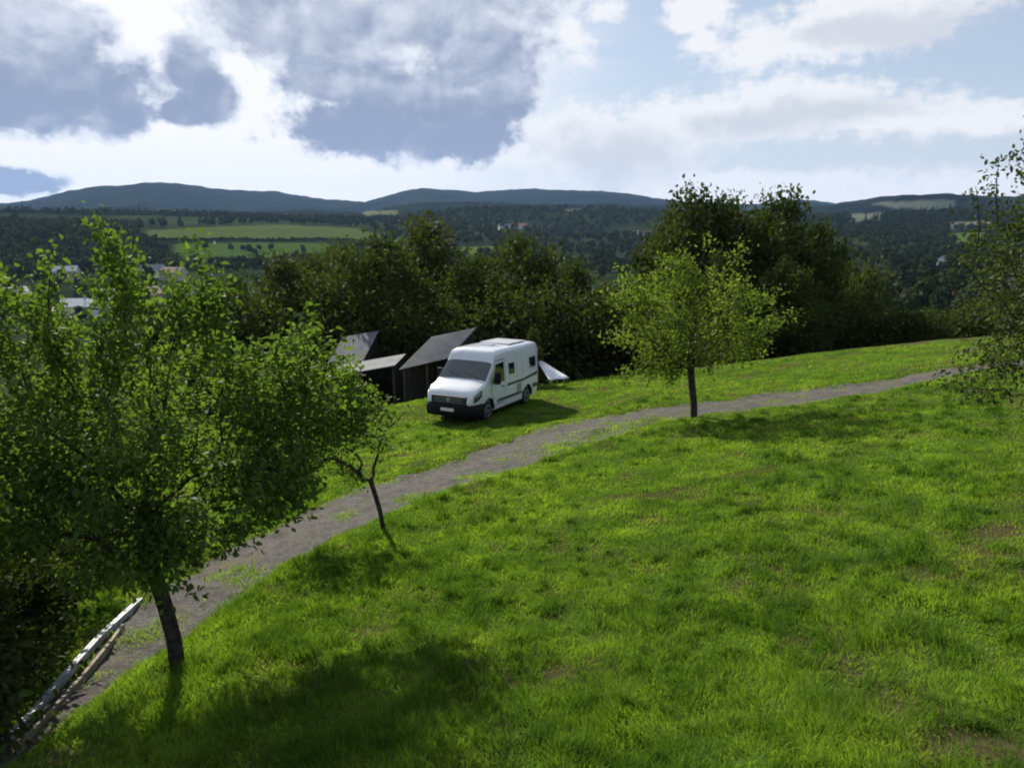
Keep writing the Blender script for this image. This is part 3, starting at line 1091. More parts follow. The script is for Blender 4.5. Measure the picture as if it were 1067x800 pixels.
# --- dark undergrowth at the lower left, below the big tree
ms_bush = make_tree_meshes('bush', trunk_line([(0, 0, -0.05), (0, 0, 0.25), (0.02, 0, 0.5)], 5),
                           [(0, 0, 0.8, 0.9, 0.8, 0.65), (0.4, 0.1, 0.6, 0.6, 0.6, 0.5), (-0.5, 0, 0.6, 0.6, 0.6, 0.5)], 170, 18, 0.08, 201, step=0.14, r_base=0.05, spread=0.12, thin=4, shell=0.6)
for (px, py, sc, rz, lb) in ((-18, 700, 1.3, 0.3, 'dark bush at the left edge, below the big apple tree'),
                             (46, 640, 1.25, 1.7, 'dark bush just above the pale edging of the track'),
                             (-75, 775, 1.3, 2.9, 'dark bush in the bottom left corner'),
                             (105, 585, 1.05, 5.0, 'dark bush behind the big apple trunk, at the upper end of the edging'),
                             (20, 560, 1.5, 4.0, 'dark bush farthest back, under the left half of the big crown')):
    x, y = plane_hit(px, py)
    put_tree('bush', (x, y, zg(x, y)), ms_bush, (M_BARKD, M_DARKLEAF), lb, 'bush', 'bushes below the big apple tree', sc, rz)

# --- the belt of dark trees behind the van
def broad_meshes(key, H, W, seed, leaf=0.27, tips=420, per=17, tall=False):
    g = np.random.default_rng(seed)
    tr = trunk_line([(0, 0, -0.3), (0.1, 0, H * 0.15), (0, 0.1, H * 0.35), (0.1, 0, H * 0.6), (0, 0, H * 0.85)], 14)
    bl = [(0, 0, H * 0.52, W * 0.42, W * 0.42, H * 0.40), (0, 0, H * 0.25, W * 0.42, W * 0.42, H * 0.24)]
    for i in range(9):
        t = g.uniform(0, 2 * math.pi)
        q = g.uniform(0.18, 0.36) * W
        h = g.uniform(0.25, 0.82) * H
        s = g.uniform(0.14, 0.24) * W * (1.15 - 0.5 * h / H)
        bl.append((q * math.cos(t), q * math.sin(t), h, s, s, s * (1.3 if tall else 0.95)))
    bl.append((0, 0, H * 0.9, W * 0.16, W * 0.16, H * 0.1))
    return make_tree_meshes(key, tr, bl, tips, per, leaf, seed, step=0.38, r_base=0.014 * H + 0.05, r_tip=0.008, spread=0.30, shell=0.5, thin=4, sides=5, minr=0.015, aspect=0.6)


BROAD = [broad_meshes('broad_a', 10, 8.5, 301), broad_meshes('broad_b', 10, 7.5, 302), broad_meshes('broad_c', 10, 9.5, 303), broad_meshes('broad_d', 10, 6.5, 304, tall=True)]
SHRUB = [broad_meshes('shrub_a', 4.0, 5.0, 311, leaf=0.19, tips=260, per=17), broad_meshes('shrub_b', 4.0, 4.4, 312, leaf=0.19, tips=260, per=17)]
OLIVE = [(m[0].copy(), m[1].copy()) for m in (BROAD[0], BROAD[2], SHRUB[0])]


def place_by_px(px, top, dist):
    """base on the ground at this column and distance, height so that the top reaches picture row top"""
    d = px_dir(px, top)
    t = dist / d[1]
    x, y, zt = d * t
    z = zg(x, y)
    return (x, y, z), zt - z


G_BELT = 'dark trees in the belt behind the meadow'
for i, (px, top, dist, kind, wf, lb) in enumerate([
        (300, 262, 50, 'o0', 0.95, 'olive green tree left of the sheds, lit on its top'),
        (395, 236, 47, 'b2', 0.95, 'dark tree rising directly behind the sheds'),
        (440, 221, 55, 'o0', 1.0, 'tallest dark tree left of the van, behind the sheds'),
        (352, 246, 60, 'o1', 0.9, 'olive tinged tree behind the left shed'),
        (545, 236, 50, 'o1', 0.85, 'round dark tree rising behind the white van'),
        (495, 268, 46, 'b3', 0.9, 'dark tree between the sheds and the van roof'),
        (600, 268, 47, 'b0', 0.9, 'low dark tree right of the van, above the white tarp'),
        (585, 300, 42, 's0', 1.0, 'dark shrub behind the white tarp'),
        (650, 300, 44, 's1', 1.15, 'dark shrub behind the yellow green apple tree, to its left'),
        (722, 195, 50, 'b3', 0.95, 'tall dark tree right of centre with a pointed top'),
        (700, 215, 55, 'b1', 0.68, 'dark tree on the left flank of the tall pair'),
        (765, 205, 52, 'b1', 0.85, 'dark tree filling the gap between the tall pair'),
        (812, 193, 50, 'b0', 0.85, 'broad tall dark tree, the highest on the right'),
        (852, 222, 52, 'b2', 0.62, 'dark tree on the right flank of the tall pair'),
        (750, 262, 44, 'b3', 0.8, 'dark tree close behind the yellow green apple tree'),
        (820, 265, 43, 'b2', 0.75, 'lower dark tree in front of the broad tall one'),
        (880, 312, 44, 's0', 1.1, 'round shrub right of the broad tall tree'),
        (925, 322, 43, 's1', 1.1, 'shrub at the middle of the right hand hedge'),
        (965, 326, 42, 's0', 1.0, 'shrub near the right end of the hedge'),
        (1010, 318, 44, 's1', 1.1, 'shrub behind the sparse tree at the right edge'),
        (1060, 312, 46, 's0', 1.2, 'last shrub of the hedge at the right edge'),
        (905, 280, 60, 'o2', 0.8, 'bright young tree poking up behind the hedge'),
        (460, 318, 43, 's0', 1.1, 'dark shrub behind the right shed'),
        (400, 310, 43, 's1', 1.2, 'dark shrub behind the middle of the sheds'),
        (340, 318, 46, 's0', 1.2, 'dark shrub behind the left shed'),
        (520, 310, 42, 's1', 1.1, 'dark shrub behind the van roof'),
        (245, 300, 44, 's1', 1.3, 'dark shrub seen through the shoots of the big apple tree'),
        (690, 330, 41, 's0', 1.0, 'dark shrub behind the apple tree trunk'),
        (770, 325, 41, 's1', 1.05, 'dark shrub right behind the round apple tree'),
        (840, 318, 41, 's0', 1.0, 'dark shrub at the foot of the tall pair'),
        (180, 300, 58, 'b2', 0.8, 'dark tree hidden behind the big apple tree'),
]):
    loc, H = place_by_px(px, top, dist)
    k, j = kind[0], int(kind[1])
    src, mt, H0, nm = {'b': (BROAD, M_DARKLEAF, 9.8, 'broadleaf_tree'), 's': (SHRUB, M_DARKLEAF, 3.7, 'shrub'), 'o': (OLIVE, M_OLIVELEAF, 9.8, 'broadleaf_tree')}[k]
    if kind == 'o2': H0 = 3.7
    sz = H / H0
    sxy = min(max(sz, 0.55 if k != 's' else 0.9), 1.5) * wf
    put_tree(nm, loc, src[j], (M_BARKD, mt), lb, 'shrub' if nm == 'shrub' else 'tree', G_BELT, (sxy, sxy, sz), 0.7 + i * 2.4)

# --- the small upright conifer by the back of the van
loc, H = place_by_px(556, 341, 36)
tr = trunk_line([(0, 0, -0.1), (0, 0, 1.0), (0, 0, 2.6)], 8)
ms = make_tree_meshes('thuja', tr, [(0, 0, 0.8, 0.55, 0.55, 0.7), (0, 0, 1.5, 0.42, 0.42, 0.6), (0, 0, 2.2, 0.26, 0.26, 0.6)], 260, 14, 0.09, 331, step=0.15, r_base=0.06, spread=0.06)
put_tree('conifer', loc, ms, (M_BARKD, M_OLIVELEAF), 'small upright green conifer just behind the rear of the van', 'tree', None, (1.1, 1.1, H / 2.8))


# ------------------------------------------------------------------ far trees
def far_tree_arrays(seed, H, W, n, leaf, conifer=False):
    g = np.random.default_rng(seed)
    if conifer:
        h = g.random(n) ** 1.5
        a = g.uniform(0, 2 * np.pi, n)
        rr = (1 - h) * W * 0.5 * np.sqrt(g.random(n)) * (0.75 + 0.25 * np.sin(h * 40))
        p = np.c_[rr * np.cos(a), rr * np.sin(a), H * (0.08 + 0.92 * h)]
    else:
        bl = [(0, 0, H * 0.55, W * 0.36, W * 0.36, H * 0.36)]
        for i in range(6):
            t = g.uniform(0, 2 * math.pi)
            q = g.uniform(0.15, 0.34) * W
            hh = g.uniform(0.35, 0.8) * H
            s = g.uniform(0.15, 0.26) * W
            bl.append((q * math.cos(t), q * math.sin(t), hh, s, s, s))
        p = crown_points(bl, n, g, 0.25)
    cen = np.array((0, 0, H * 0.5))
    out = p - cen
    out /= np.linalg.norm(out, axis=1)[:, None] + 1e-6
    ax = g.normal(0, 1, (n, 3))
    ax /= np.linalg.norm(ax, axis=1)[:, None]
    nr = g.normal(0, 0.6, (n, 3)) + out
    sd = np.cross(ax, nr)
    sd /= np.linalg.norm(sd, axis=1)[:, None] + 1e-9
    ax = np.cross(sd, nr)
    ax /= np.linalg.norm(ax, axis=1)[:, None] + 1e-9
    L = leaf * g.uniform(0.6, 1.4, n)[:, None]
    V = np.stack([p - ax * L * .5, p + sd * L * .4, p + ax * L * .5, p - sd * L * .4], 1)
    return V


def trunk_arrays(H, r=0.25, n=5):
    V = []
    for (z, q) in ((-0.5, r), (H * 0.6, r * 0.5)):
        for i in range(n):
            t = 2 * math.pi * i / n
            V.append((q * math.cos(t), q * math.sin(t), z))
    Fc = [(i, (i + 1) % n, n + (i + 1) % n, n + i) for i in range(n)]
    return np.array(V), np.array(Fc)


FARV = [far_tree_arrays(401, 10, 10, 330, 1.5), far_tree_arrays(402, 10, 9, 330, 1.5), far_tree_arrays(403, 10, 8.5, 330, 1.4), far_tree_arrays(404, 13, 6.5, 300, 1.2, True)]
NEARV = [far_tree_arrays(411, 10, 9, 2600, 0.5), far_tree_arrays(412, 10, 8, 2600, 0.5), far_tree_arrays(413, 10, 7, 2600, 0.48), far_tree_arrays(414, 12, 6, 2400, 0.42, True)]


def quads(name, V, tint):
    n = len(V)
    return np_mesh(name, V.reshape(-1, 3), np.arange(n * 4).reshape(n, 4), {'tint': ('POINT', 'FLOAT', np.repeat(tint, 4))})


tv, tf = trunk_arrays(10)
NEAR_M = []
for i, V in enumerate(NEARV):
    g = np.random.default_rng(500 + i)
    NEAR_M.append((np_mesh('valley_trunk', tv, tf), quads('valley_crown', V, np.clip(g.normal(0.45, 0.22, len(V)), 0, 1))))

# individual trees of the slope below the belt and of the near valley
g = np.random.default_rng(77)
PLACES = [('trees on the slope below the belt, left', 'valley tree among the houses beyond the big apple tree', (-60, 250), (285, 345), 15),
          ('trees of the valley in the middle', 'valley tree in the gap between the two dark groups of the belt', (600, 700), (255, 300), 16),
          ('trees of the valley on the right', 'valley tree between the tall pair and the right edge', (870, 1110), (262, 312), 32),
          ('trees of the valley behind the belt', 'valley tree whose top shows over the belt behind the sheds and the van', (330, 600), (262, 290), 16)]
for grp, lb, (x0, x1), (y0, y1), n in PLACES:
    for i in range(n):
        px, py = g.uniform(x0, x1), g.uniform(y0, y1)
        x, y, z = hit(px, py, 75)
        j = int(g.choice(4, p=(0.3, 0.3, 0.3, 0.1)))
        s = g.uniform(0.65, 1.15)
        put_tree('conifer' if j == 3 else 'broadleaf_tree', (x, y, z), NEAR_M[j], (M_BARKD, M_FARLEAF), lb if j < 3 else lb.replace('valley tree', 'pointed conifer'), 'tree', grp, (s * g.uniform(0.9, 1.2), s * g.uniform(0.9, 1.2), s), g.uniform(0, 6))


def wood(label, pts, seed, smin=0.8, smax=1.4, conif=0.25):
    """a far-off wood that reads as one mass"""
    g = np.random.default_rng(seed)
    out, tt = [], []
    z = zT(pts[:, 0], pts[:, 1])
    for (x, y), zz in zip(pts, z):
        V = FARV[3] if g.random() < conif else FARV[g.integers(0, 3)]
        s = g.uniform(smin, smax)
        a = g.uniform(0, 6.28)
        c, sn = math.cos(a), math.sin(a)
        W = V * s
        W = np.stack([W[..., 0] * c - W[..., 1] * sn + x, W[..., 0] * sn + W[..., 1] * c + y, W[..., 2] * g.uniform(0.85, 1.2) + zz], -1)
        out.append(W)
        tt.append(np.clip(g.normal(0.25 + 0.4 * g.random(), 0.15, len(V)), 0, 1))
    me = quads('wood', np.concatenate(out), np.concatenate(tt))
    o = link_mesh('wood', me, M_FARLEAF)
    tag(o, label, 'wood', kind='stuff')


def in_fields(x, y, z):
    d = y * math.cos(PITCH) - z * math.sin(PITCH)
    ppx = 533.5 + F * x / d
    ppy = 400 - F * (y * math.sin(PITCH) + z * math.cos(PITCH)) / d
    m = np.zeros(len(x), bool)
    for poly, fc in FIELDS:
        P = np.array(poly, float)
        c = P.mean(0)
        P = c + (P - c) * 1.08
        m |= poly_mask(ppx, ppy, P)
        m |= poly_mask(ppx, ppy - 6 * (900 / np.maximum(d, 300)), P) & (d > 250) & (d < 1500) & (ppy > 233) & (ppx < 420)
    return m


def scatter(n, px0, px1, r0, r1, seed, dens=0.0, sc=180.0):
    g = np.random.default_rng(seed)
    a = np.interp(g.uniform(px0, px1, n), [-600, 533.5, 1667], [-math.atan(1133.5 / F), 0, math.atan(1133.5 / F)])
    pxs = g.uniform(px0, px1, n)
    a = np.arctan((pxs - 533.5) / F)
    r = np.sqrt(g.uniform(r0 ** 2, r1 ** 2, n))
    x, y = r * np.sin(a), r * np.cos(a)
    k = fbm(x / sc, y / sc, 611, 3) > dens
    x, y = x[k], y[k]
    k = ~in_fields(x, y, zT(x, y))
    ppx_ = 533.5 + F * x / (y * math.cos(PITCH) + 9)
    k &= ~((ppx_ < 235) & (np.hypot(x, y) < 660) & (g.random(len(x)) < 0.82))
    return np.c_[x[k], y[k]]


wood('dark wood on the hill left of the pale fields', scatter(1500, -150, 190, 690, 1150, 1, -0.5), 1, 0.9, 1.4, 0.12)
wood('scattered trees and woods across the valley floor', scatter(3200, -150, 1200, 260, 1000, 2, -0.06), 2, 0.7, 1.25, 0.1)
wood('wooded far side of the valley below the blue hills', scatter(4800, -150, 1200, 1000, 2000, 3, -0.16, 300), 3, 0.8, 1.4, 0.12)
wood('dark conifer wood on the right hand slope', scatter(900, 830, 1150, 1200, 1900, 4, -0.5), 4, 0.9, 1.5, 0.5)
# the hedge line between the two fields
pp = []
for px in np.arange(150, 372, 1.7):
    x, y, z = hit(px, 251.5 + 0.6 * math.sin(px / 14), 300)
    pp.append((x, y))
wood('dark hedge line between the two pale fields', np.array(pp), 5, 0.35, 0.55, 0.0)
pp = []
for px in (267, 270, 281, 310, 313, 318, 215, 238, 252, 258):
    x, y, z = hit(px + g.uniform(-3, 3), 262 + g.uniform(-3, 6), 300)
    pp.append((x, y))
wood('loose trees along the lower field', np.array(pp), 6, 0.7, 1.0, 0.0)


# ------------------------------------------------------------------ houses of the village
M_WALLS = {'white': simple_mat('white_render', (0.72, 0.71, 0.68), 0.85, var=0.06), 'cream': simple_mat('cream_render', (0.55, 0.47, 0.34), 0.85, var=0.06),
           'grey': simple_mat('grey_render', (0.40, 0.40, 0.40), 0.85, var=0.06)}
M_ROOFS = {'red': simple_mat('red_tiles', (0.26, 0.085, 0.055), 0.75, var=0.25, scale=2), 'brown': simple_mat('brown_tiles', (0.16, 0.095, 0.07), 0.75, var=0.25, scale=2),
           'grey': simple_mat('grey_slate', (0.22, 0.22, 0.24), 0.5, var=0.2, scale=2), 'pale': simple_mat('pale_metal_roof', (0.62, 0.62, 0.63), 0.4, var=0.1, scale=2)}
M_WIN = simple_mat('window_glass', (0.03, 0.035, 0.04), 0.1, var=0.1)
M_FRAMEW = simple_mat('window_frame', (0.7, 0.7, 0.68), 0.5, var=0.05)


def house(px, py, L, W, H, rh, rot, wall, roof, label, dmin=120):
    x, y, z = hit(px, py, dmin)
    if px < 230 and py > 260: L, W, H, rh = L * 1.2, W * 1.2, H * 1.2, rh * 1.2
    h = empty('house', (x, y, z), label, 'house', 'houses of the village in the valley')
    h.rotation_euler = (0, 0, rot)
    bm = bmesh.new()
    # gabled wall prism
    a = [(-L / 2, -W / 2), (L / 2, -W / 2), (L / 2, W / 2), (-L / 2, W / 2)]
    lo = [bm.verts.new((p[0], p[1], -2)) for p in a]
    hi = [bm.verts.new((p[0], p[1], H)) for p in a]
    g0 = bm.verts.new((-L / 2, 0, H + rh))
    g1 = bm.verts.new((L / 2, 0, H + rh))
    bm.faces.new(lo[::-1])
    bm.faces.new((lo[0], lo[1], hi[1], hi[0]))
    bm.faces.new((lo[2], lo[3], hi[3], hi[2]))
    bm.faces.new((lo[1], lo[2], hi[2], g1, hi[1]))
    bm.faces.new((lo[3], lo[0], hi[0], g0, hi[3]))
    bm.faces.new((hi[0], hi[1], g1, g0))
    bm.faces.new((hi[2], hi[3], g0, g1))
    bm_obj('wall', bm, M_WALLS[wall], h)
    bm = bmesh.new()
    for s in (-1, 1):
        d = Vector((0, s * W / 2, -rh))
        e = d.normalized()
        nrm = Vector((0, s * rh, W / 2)).normalized()
        m0 = Vector((-L / 2 - 0.5, 0, H + rh + 0.06)) + nrm * 0.03
        p = [m0, m0 + Vector((L + 1.0, 0, 0)), m0 + Vector((L + 1.0, 0, 0)) + d + e * 0.6, m0 + d + e * 0.6]
        v0 = [bm.verts.new(q) for q in p]
        v1 = [bm.verts.new(q + nrm * 0.2) for q in p]
        bm.faces.new(v0)
        bm.faces.new(v1[::-1])
        for i in range(4):
            bm.faces.new((v0[i], v1[i], v1[(i + 1) % 4], v0[(i + 1) % 4]))
    bmesh.ops.recalc_face_normals(bm, faces=bm.faces)
    ro = bm_obj('roof', bm, M_ROOFS[roof], h)
    bm = bmesh.new()
    add_box(bm, (L * 0.2, -0.9, H + rh * 0.5), (L * 0.2 + 0.7, -0.3, H + rh + 1.0))
    bm_obj('chimney', bm, M_WALLS['grey'], ro)
    nw = max(2, int(L / 3))
    fl = max(1, int(H / 2.7))
    for s in (-1, 1):
        for k in range(nw):
            for q in range(fl):
                xx = -L / 2 + (k + 0.5) * L / nw
                zz = 0.9 + q * 2.7
                bm = bmesh.new()
                add_box(bm, (xx - 0.6, s * W / 2 - 0.02, zz), (xx + 0.6, s * (W / 2) + 0.02, zz + 1.3))
                wn = bm_obj('window', bm, M_FRAMEW, h)
                bm = bmesh.new()
                add_box(bm, (xx - 0.5, s * (W / 2 + 0.01) - 0.025, zz + 0.1), (xx + 0.5, s * (W / 2 + 0.01) + 0.025, zz + 1.2))
                bm_obj('pane', bm, M_WIN, wn)


for args in [
    (70, 291, 13, 9, 5.2, 3.0, 0.3, 'cream', 'pale', 'cream house with a pale roof seen between the shoots of the big apple tree'),
    (84, 330, 12, 9, 4.5, 2.6, 0.1, 'white', 'pale', 'white roofed house low behind the big apple tree'),
    (12, 318, 14, 10, 5.2, 3.0, 1.0, 'white', 'grey', 'grey roofed white house near the left edge'),
    (160, 289, 14, 9, 5.2, 3.0, 0.2, 'white', 'grey', 'white house with a grey roof left of the brown roofed one'),
    (182, 292, 15, 10, 5.0, 3.2, -0.3, 'cream', 'brown', 'cream house with a brown roof below the fields'),
    (196, 320, 12, 9, 5.2, 2.8, 0.6, 'white', 'grey', 'white house deep behind the middle shoots'),
    (155, 318, 12, 9, 5.2, 2.8, 1.4, 'grey', 'brown', 'grey walled house behind the crown of the big apple tree'),
    (168, 221.5, 18, 11, 5.5, 4.0, 0.4, 'cream', 'red', 'red roofed farmhouse on the ridge left of the fields'),
    (185, 222, 15, 10, 5.2, 3.2, -0.5, 'white', 'brown', 'brown roofed house on the ridge, left end of the pale field'),
    (300, 226, 22, 11, 5.2, 4.0, 0.1, 'cream', 'red', 'long red roofed house on the ridge above the pale field'),
    (526, 240, 24, 11, 7.5, 4.0, 0.2, 'white', 'grey', 'long white building in the far village above the van'),
    (545, 239, 16, 11, 7.5, 4.0, -0.3, 'white', 'red', 'white house at the right end of the far village above the van'),
    (662, 246, 16, 11, 6.0, 4.0, 0.5, 'white', 'grey', 'white house left of the tall dark pair'),
    (674, 247, 14, 10, 6.0, 4.0, -0.1, 'cream', 'red', 'cream house close to the tall dark pair'),
    (972, 320, 11, 9, 5.0, 3.2, 0.15, 'cream', 'red', 'red roofed house above the right hand hedge'),
    (955, 316, 10, 8, 4.0, 2.6, 0.4, 'cream', 'brown', 'brown roofed house at the left end of the right hand row'),
    (1010, 300, 14, 10, 5.5, 3.6, -0.2, 'white', 'red', 'red roofed white house behind the sparse tree'),
    (1045, 312, 13, 9, 5.2, 3.4, 0.3, 'white', 'brown', 'brown roofed house at the right edge behind the sparse tree'),
    (985, 278, 15, 10, 5.5, 3.6, 0.7, 'white', 'brown', 'small pale house higher up behind the sparse tree'),
]:
    house(*args)


# ------------------------------------------------------------------ the camper van
M_WHITE = simple_mat('white_paint', (0.74, 0.76, 0.80), 0.22, var=0.02, coat=0.6, scale=3)
M_BLACKP = simple_mat('black_plastic', (0.009, 0.009, 0.010), 0.7, var=0.2, spec=0.2)
M_GLASS = simple_mat('dark_glass', (0.012, 0.016, 0.020), 0.05, var=0.05, spec=1.0, coat=0.8)
M_TYRE = simple_mat('tyre_rubber', (0.016, 0.016, 0.017), 0.85, var=0.2)
M_RIM = simple_mat('grey_steel_wheel', (0.30, 0.31, 0.33), 0.4, metal=0.6, var=0.1)
M_LAMP = simple_mat('lamp_glass', (0.10, 0.105, 0.12), 0.1, var=0.1, coat=1.0)
M_STRIPE = simple_mat('graphite_stripe', (0.045, 0.050, 0.062), 0.4, var=0.1)
M_GREYD = simple_mat('grey_decal', (0.30, 0.32, 0.36), 0.4, var=0.05)
M_PLATE = simple_mat('number_plate_white', (0.70, 0.70, 0.68), 0.4, var=0.03)
M_GRILLE = simple_mat('grille_black', (0.012, 0.012, 0.014), 0.5, var=0.2)

TOP = [(-2.78, 2.30), (-2.70, 2.42), (-2.4, 2.47), (0.6, 2.48), (0.95, 2.46), (1.10, 2.40), (1.22, 2.26), (1.31, 2.06), (1.92, 1.46), (2.05, 1.38), (2.45, 1.26), (2.66, 1.14), (2.75, 1.02), (2.80, 0.86)]
WID = [(-2.78, 0.93), (-2.70, 0.985), (-2.2, 1.02), (1.5, 1.02), (2.2, 1.005), (2.5, 0.975), (2.70, 0.92), (2.80, 0.84)]


def topz(x): return float(np.interp(x, [p[0] for p in TOP], [p[1] for p in TOP]))
def halfw(x): return float(np.interp(x, [p[0] for p in WID], [p[1] for p in WID]))
def side_y(x, z):
    w = halfw(x)
    k = max(0.0, (z - 1.15) / 1.3)
    return w * (1 - 0.10 * k - 0.03 * k * k) * (1 - 0.04 * max(0, (0.75 - z)) / 0.4)


def build_van():
    x0, y0 = VAN_XY
    fwd = Vector((-2.2, -4.9, 0)).normalized()
    zf, zr = zg(*(VAN_XY + 1.7 * np.array(fwd[:2]))), zg(*(VAN_XY - 1.7 * np.array(fwd[:2])))
    f3 = (fwd * 3.4 + Vector((0, 0, zf - zr))).normalized()
    left = Vector((-fwd.y, fwd.x, 0))
    up = f3.cross(left)
    van = empty('camper_van', (x0, y0, (zf + zr) / 2 + 0.03), 'white high roofed camper van with dark side stripes parked on the grass', 'van')
    van.scale = (1.10, 1.03, 1.03)
    van.rotation_euler = Matrix((f3, left, up)).transposed().to_euler()

    # body shell
    bm = bmesh.new()
    xs = [-2.78, -2.74, -2.70, -2.55, -2.4, -2.0, -1.5, -1.0, -0.5, 0.0, 0.2, 0.5, 0.75, 0.95, 1.03, 1.10, 1.16, 1.22, 1.27, 1.31, 1.45, 1.65, 1.80, 1.92, 2.0, 2.05, 2.2, 2.35, 2.45, 2.56, 2.66, 2.71, 2.75, 2.78, 2.80]
    rings = []
    for x in xs:
        t = topz(x)
        zb = 0.30 + 0.05 * max(0, x - 2.3)
        pts = []
        rc = 0.20 if x < 1.1 else 0.12
        for z in (zb, zb + 0.06, 0.55, 0.75, 0.85 if t < 1 else 0.95, min(1.15, t - 0.12)):
            z = min(z, t - 0.10)
            pts.append((side_y(x, z), z))
        zs = t - rc
        for k in range(1, 4):
            z = pts[5][1] + (zs - pts[5][1]) * k / 3
            pts.append((side_y(x, z), z))
        w = side_y(x, zs)
        for a in (25, 50, 75):
            pts.append((w - rc * (1 - math.cos(R(a))) * 0.9, zs + rc * math.sin(R(a)) * 0.97))
        pts.append((w * 0.5, t + 0.012))
        ring = [bm.verts.new((x, p[0], p[1])) for p in pts] + [bm.verts.new((x, 0, t + 0.02))] + [bm.verts.new((x, -p[0], p[1])) for p in pts[::-1]]
        rings.append(ring)
    m = len(rings[0])
    for a, b in zip(rings, rings[1:]):
        for i in range(m - 1):
            bm.faces.new((a[i], a[i + 1], b[i + 1], b[i]))
        bm.faces.new((a[m - 1], a[0], b[0], b[m - 1]))
    bm.faces.new(rings[0])
    bm.faces.new(rings[-1][::-1])
    bmesh.ops.recalc_face_normals(bm, faces=bm.faces)
    me = bpy.data.meshes.new('body')
    bm.to_mesh(me)
    bm.free()
    tmp = bpy.data.objects.new('body', me)
    COL.objects.link(tmp)
    cutters = []
    for wxp in (1.72, -1.62):
        cb = bmesh.new()
        for s in (-1, 1):
            add_lathe(cb, [(0.43, s * 0.70), (0.43, s * 1.3)], 28, Matrix.Translation((wxp, 0, 0.40)))
        bmesh.ops.recalc_face_normals(cb, faces=cb.faces)
        cm = bpy.data.meshes.new('cutter')
        cb.to_mesh(cm)
        cb.free()
        co = bpy.data.objects.new('cutter', cm)
        COL.objects.link(co)
        cutters.append(co)
        md = tmp.modifiers.new('b', 'BOOLEAN')
        md.operation = 'DIFFERENCE'
        md.object = co
        md.solver = 'EXACT'
    dg = bpy.context.evaluated_depsgraph_get()
    me2 = bpy.data.meshes.new_from_object(tmp.evaluated_get(dg))
    for o in cutters + [tmp]: bpy.data.objects.remove(o)
    me2.name = 'body'
    for p in me2.polygons: p.use_smooth = True
    try: me2.set_sharp_from_angle(angle=R(32))
    except Exception: pass
    me2.materials.clear()
    body = link_mesh('body', me2, M_WHITE, van)

    def side_panel(name, poly, s, mat, off=0.008, parent=van, thick=0.02):
        """a sheet following the body side; poly in (x, z)"""
        bm = bmesh.new()
        xs_ = [p[0] for p in poly]
        n = 8
        # resample the outline so that it follows the curve
        pts = []
        for (a, b) in zip(poly, poly[1:] + poly[:1]):
            for k in range(n):
                t = k / n
                pts.append((a[0] + (b[0] - a[0]) * t, a[1] + (b[1] - a[1]) * t))
        outer = [bm.verts.new((p[0], s * (side_y(*p) + off), p[1])) for p in pts]
        inner = [bm.verts.new((p[0], s * (side_y(*p) + off - thick), p[1])) for p in pts]
        c = (sum(p[0] for p in pts) / len(pts), sum(p[1] for p in pts) / len(pts))
        vc = bm.verts.new((c[0], s * (side_y(*c) + off), c[1]))
        for i in range(len(pts)):
            j = (i + 1) % len(pts)
            bm.faces.new((outer[i], outer[j], vc))
            bm.faces.new((outer[i], inner[i], inner[j], outer[j]))
        bmesh.ops.recalc_face_normals(bm, faces=bm.faces)
        return bm_obj(name, bm, mat, parent)

    # windscreen following the sloped front
    bm = bmesh.new()
    nx, ny = 8, 12
    grid = []
    for i in range(nx + 1):
        x = 1.33 + (1.90 - 1.33) * i / nx
        row = []
        for j in range(ny + 1):
            q = -1 + 2 * j / ny
            w = (side_y(x, topz(x) - 0.14) - 0.045) * q
            row.append(bm.verts.new((x + 0.016, w, topz(x) + 0.030 - 0.012 * q * q - 0.05 * q ** 12)))
        grid.append(row)
    for i in range(nx):
        for j in range(ny):
            bm.faces.new((grid[i][j], grid[i + 1][j], grid[i + 1][j + 1], grid[i][j + 1]))
    bmesh.ops.recalc_face_normals(bm, faces=bm.faces)
    ws = bm_obj('windscreen', bm, M_GLASS, van, smooth=True)
    bm = bmesh.new()
    for (ya, yb) in ((0.75, 0.05), (0.05, -0.6)):
        add_bar(bm, (1.90, ya, 1.52), (1.74, yb, 1.69), 0.012, 6)
    bm_obj('wiper', bm, M_BLACKP, ws)

    for s in (1, -1):
        side_panel('door_seam', [(0.41, 0.47), (1.29, 0.47), (1.525, 0.9), (1.605, 1.25), (1.575, 1.43), (1.19, 2.10), (0.41, 2.10)], s, M_STRIPE, 0.003)
        for xa in (-0.62, -1.12):
            side_panel('panel_seam', [(xa, 0.5), (xa + 0.018, 0.5), (xa + 0.018, 2.2), (xa, 2.2)], s, M_GREYD, 0.0035)
        d = side_panel('cab_door', [(0.44, 0.50), (1.28, 0.50), (1.50, 0.9), (1.58, 1.25), (1.55, 1.42), (1.18, 2.07), (0.44, 2.07)], s, M_WHITE, 0.006)
        side_panel('door_window', [(0.50, 1.28), (1.50, 1.27), (1.44, 1.45), (1.14, 1.97), (0.50, 2.0)], s, M_GLASS, 0.011, d)
        bm = bmesh.new()
        add_box(bm, (0.56, s * (side_y(0.6, 1.12) + 0.005) - 0.02, 1.09), (0.74, s * (side_y(0.6, 1.12) + 0.005) + 0.02, 1.13))
        bm_obj('handle', bm, M_BLACKP, d)
        # wing mirror
        bm = bmesh.new()
        yb = s * side_y(1.42, 1.4)
        add_box(bm, (1.36, min(yb, yb + s * 0.10), 1.36), (1.44, max(yb, yb + s * 0.10), 1.42))
        ya, yc = yb + s * 0.09, yb + s * 0.30
        add_box(bm, (1.36, min(ya, yc), 1.30), (1.50, max(ya, yc), 1.72))
        mi = bm_obj('wing_mirror', bm, M_BLACKP, van, bevel=0.03)
        # sill
        side_panel('sill_trim', [(-1.12, 0.33), (1.22, 0.33), (1.22, 0.44), (-1.12, 0.44)], s, M_WHITE, 0.012)
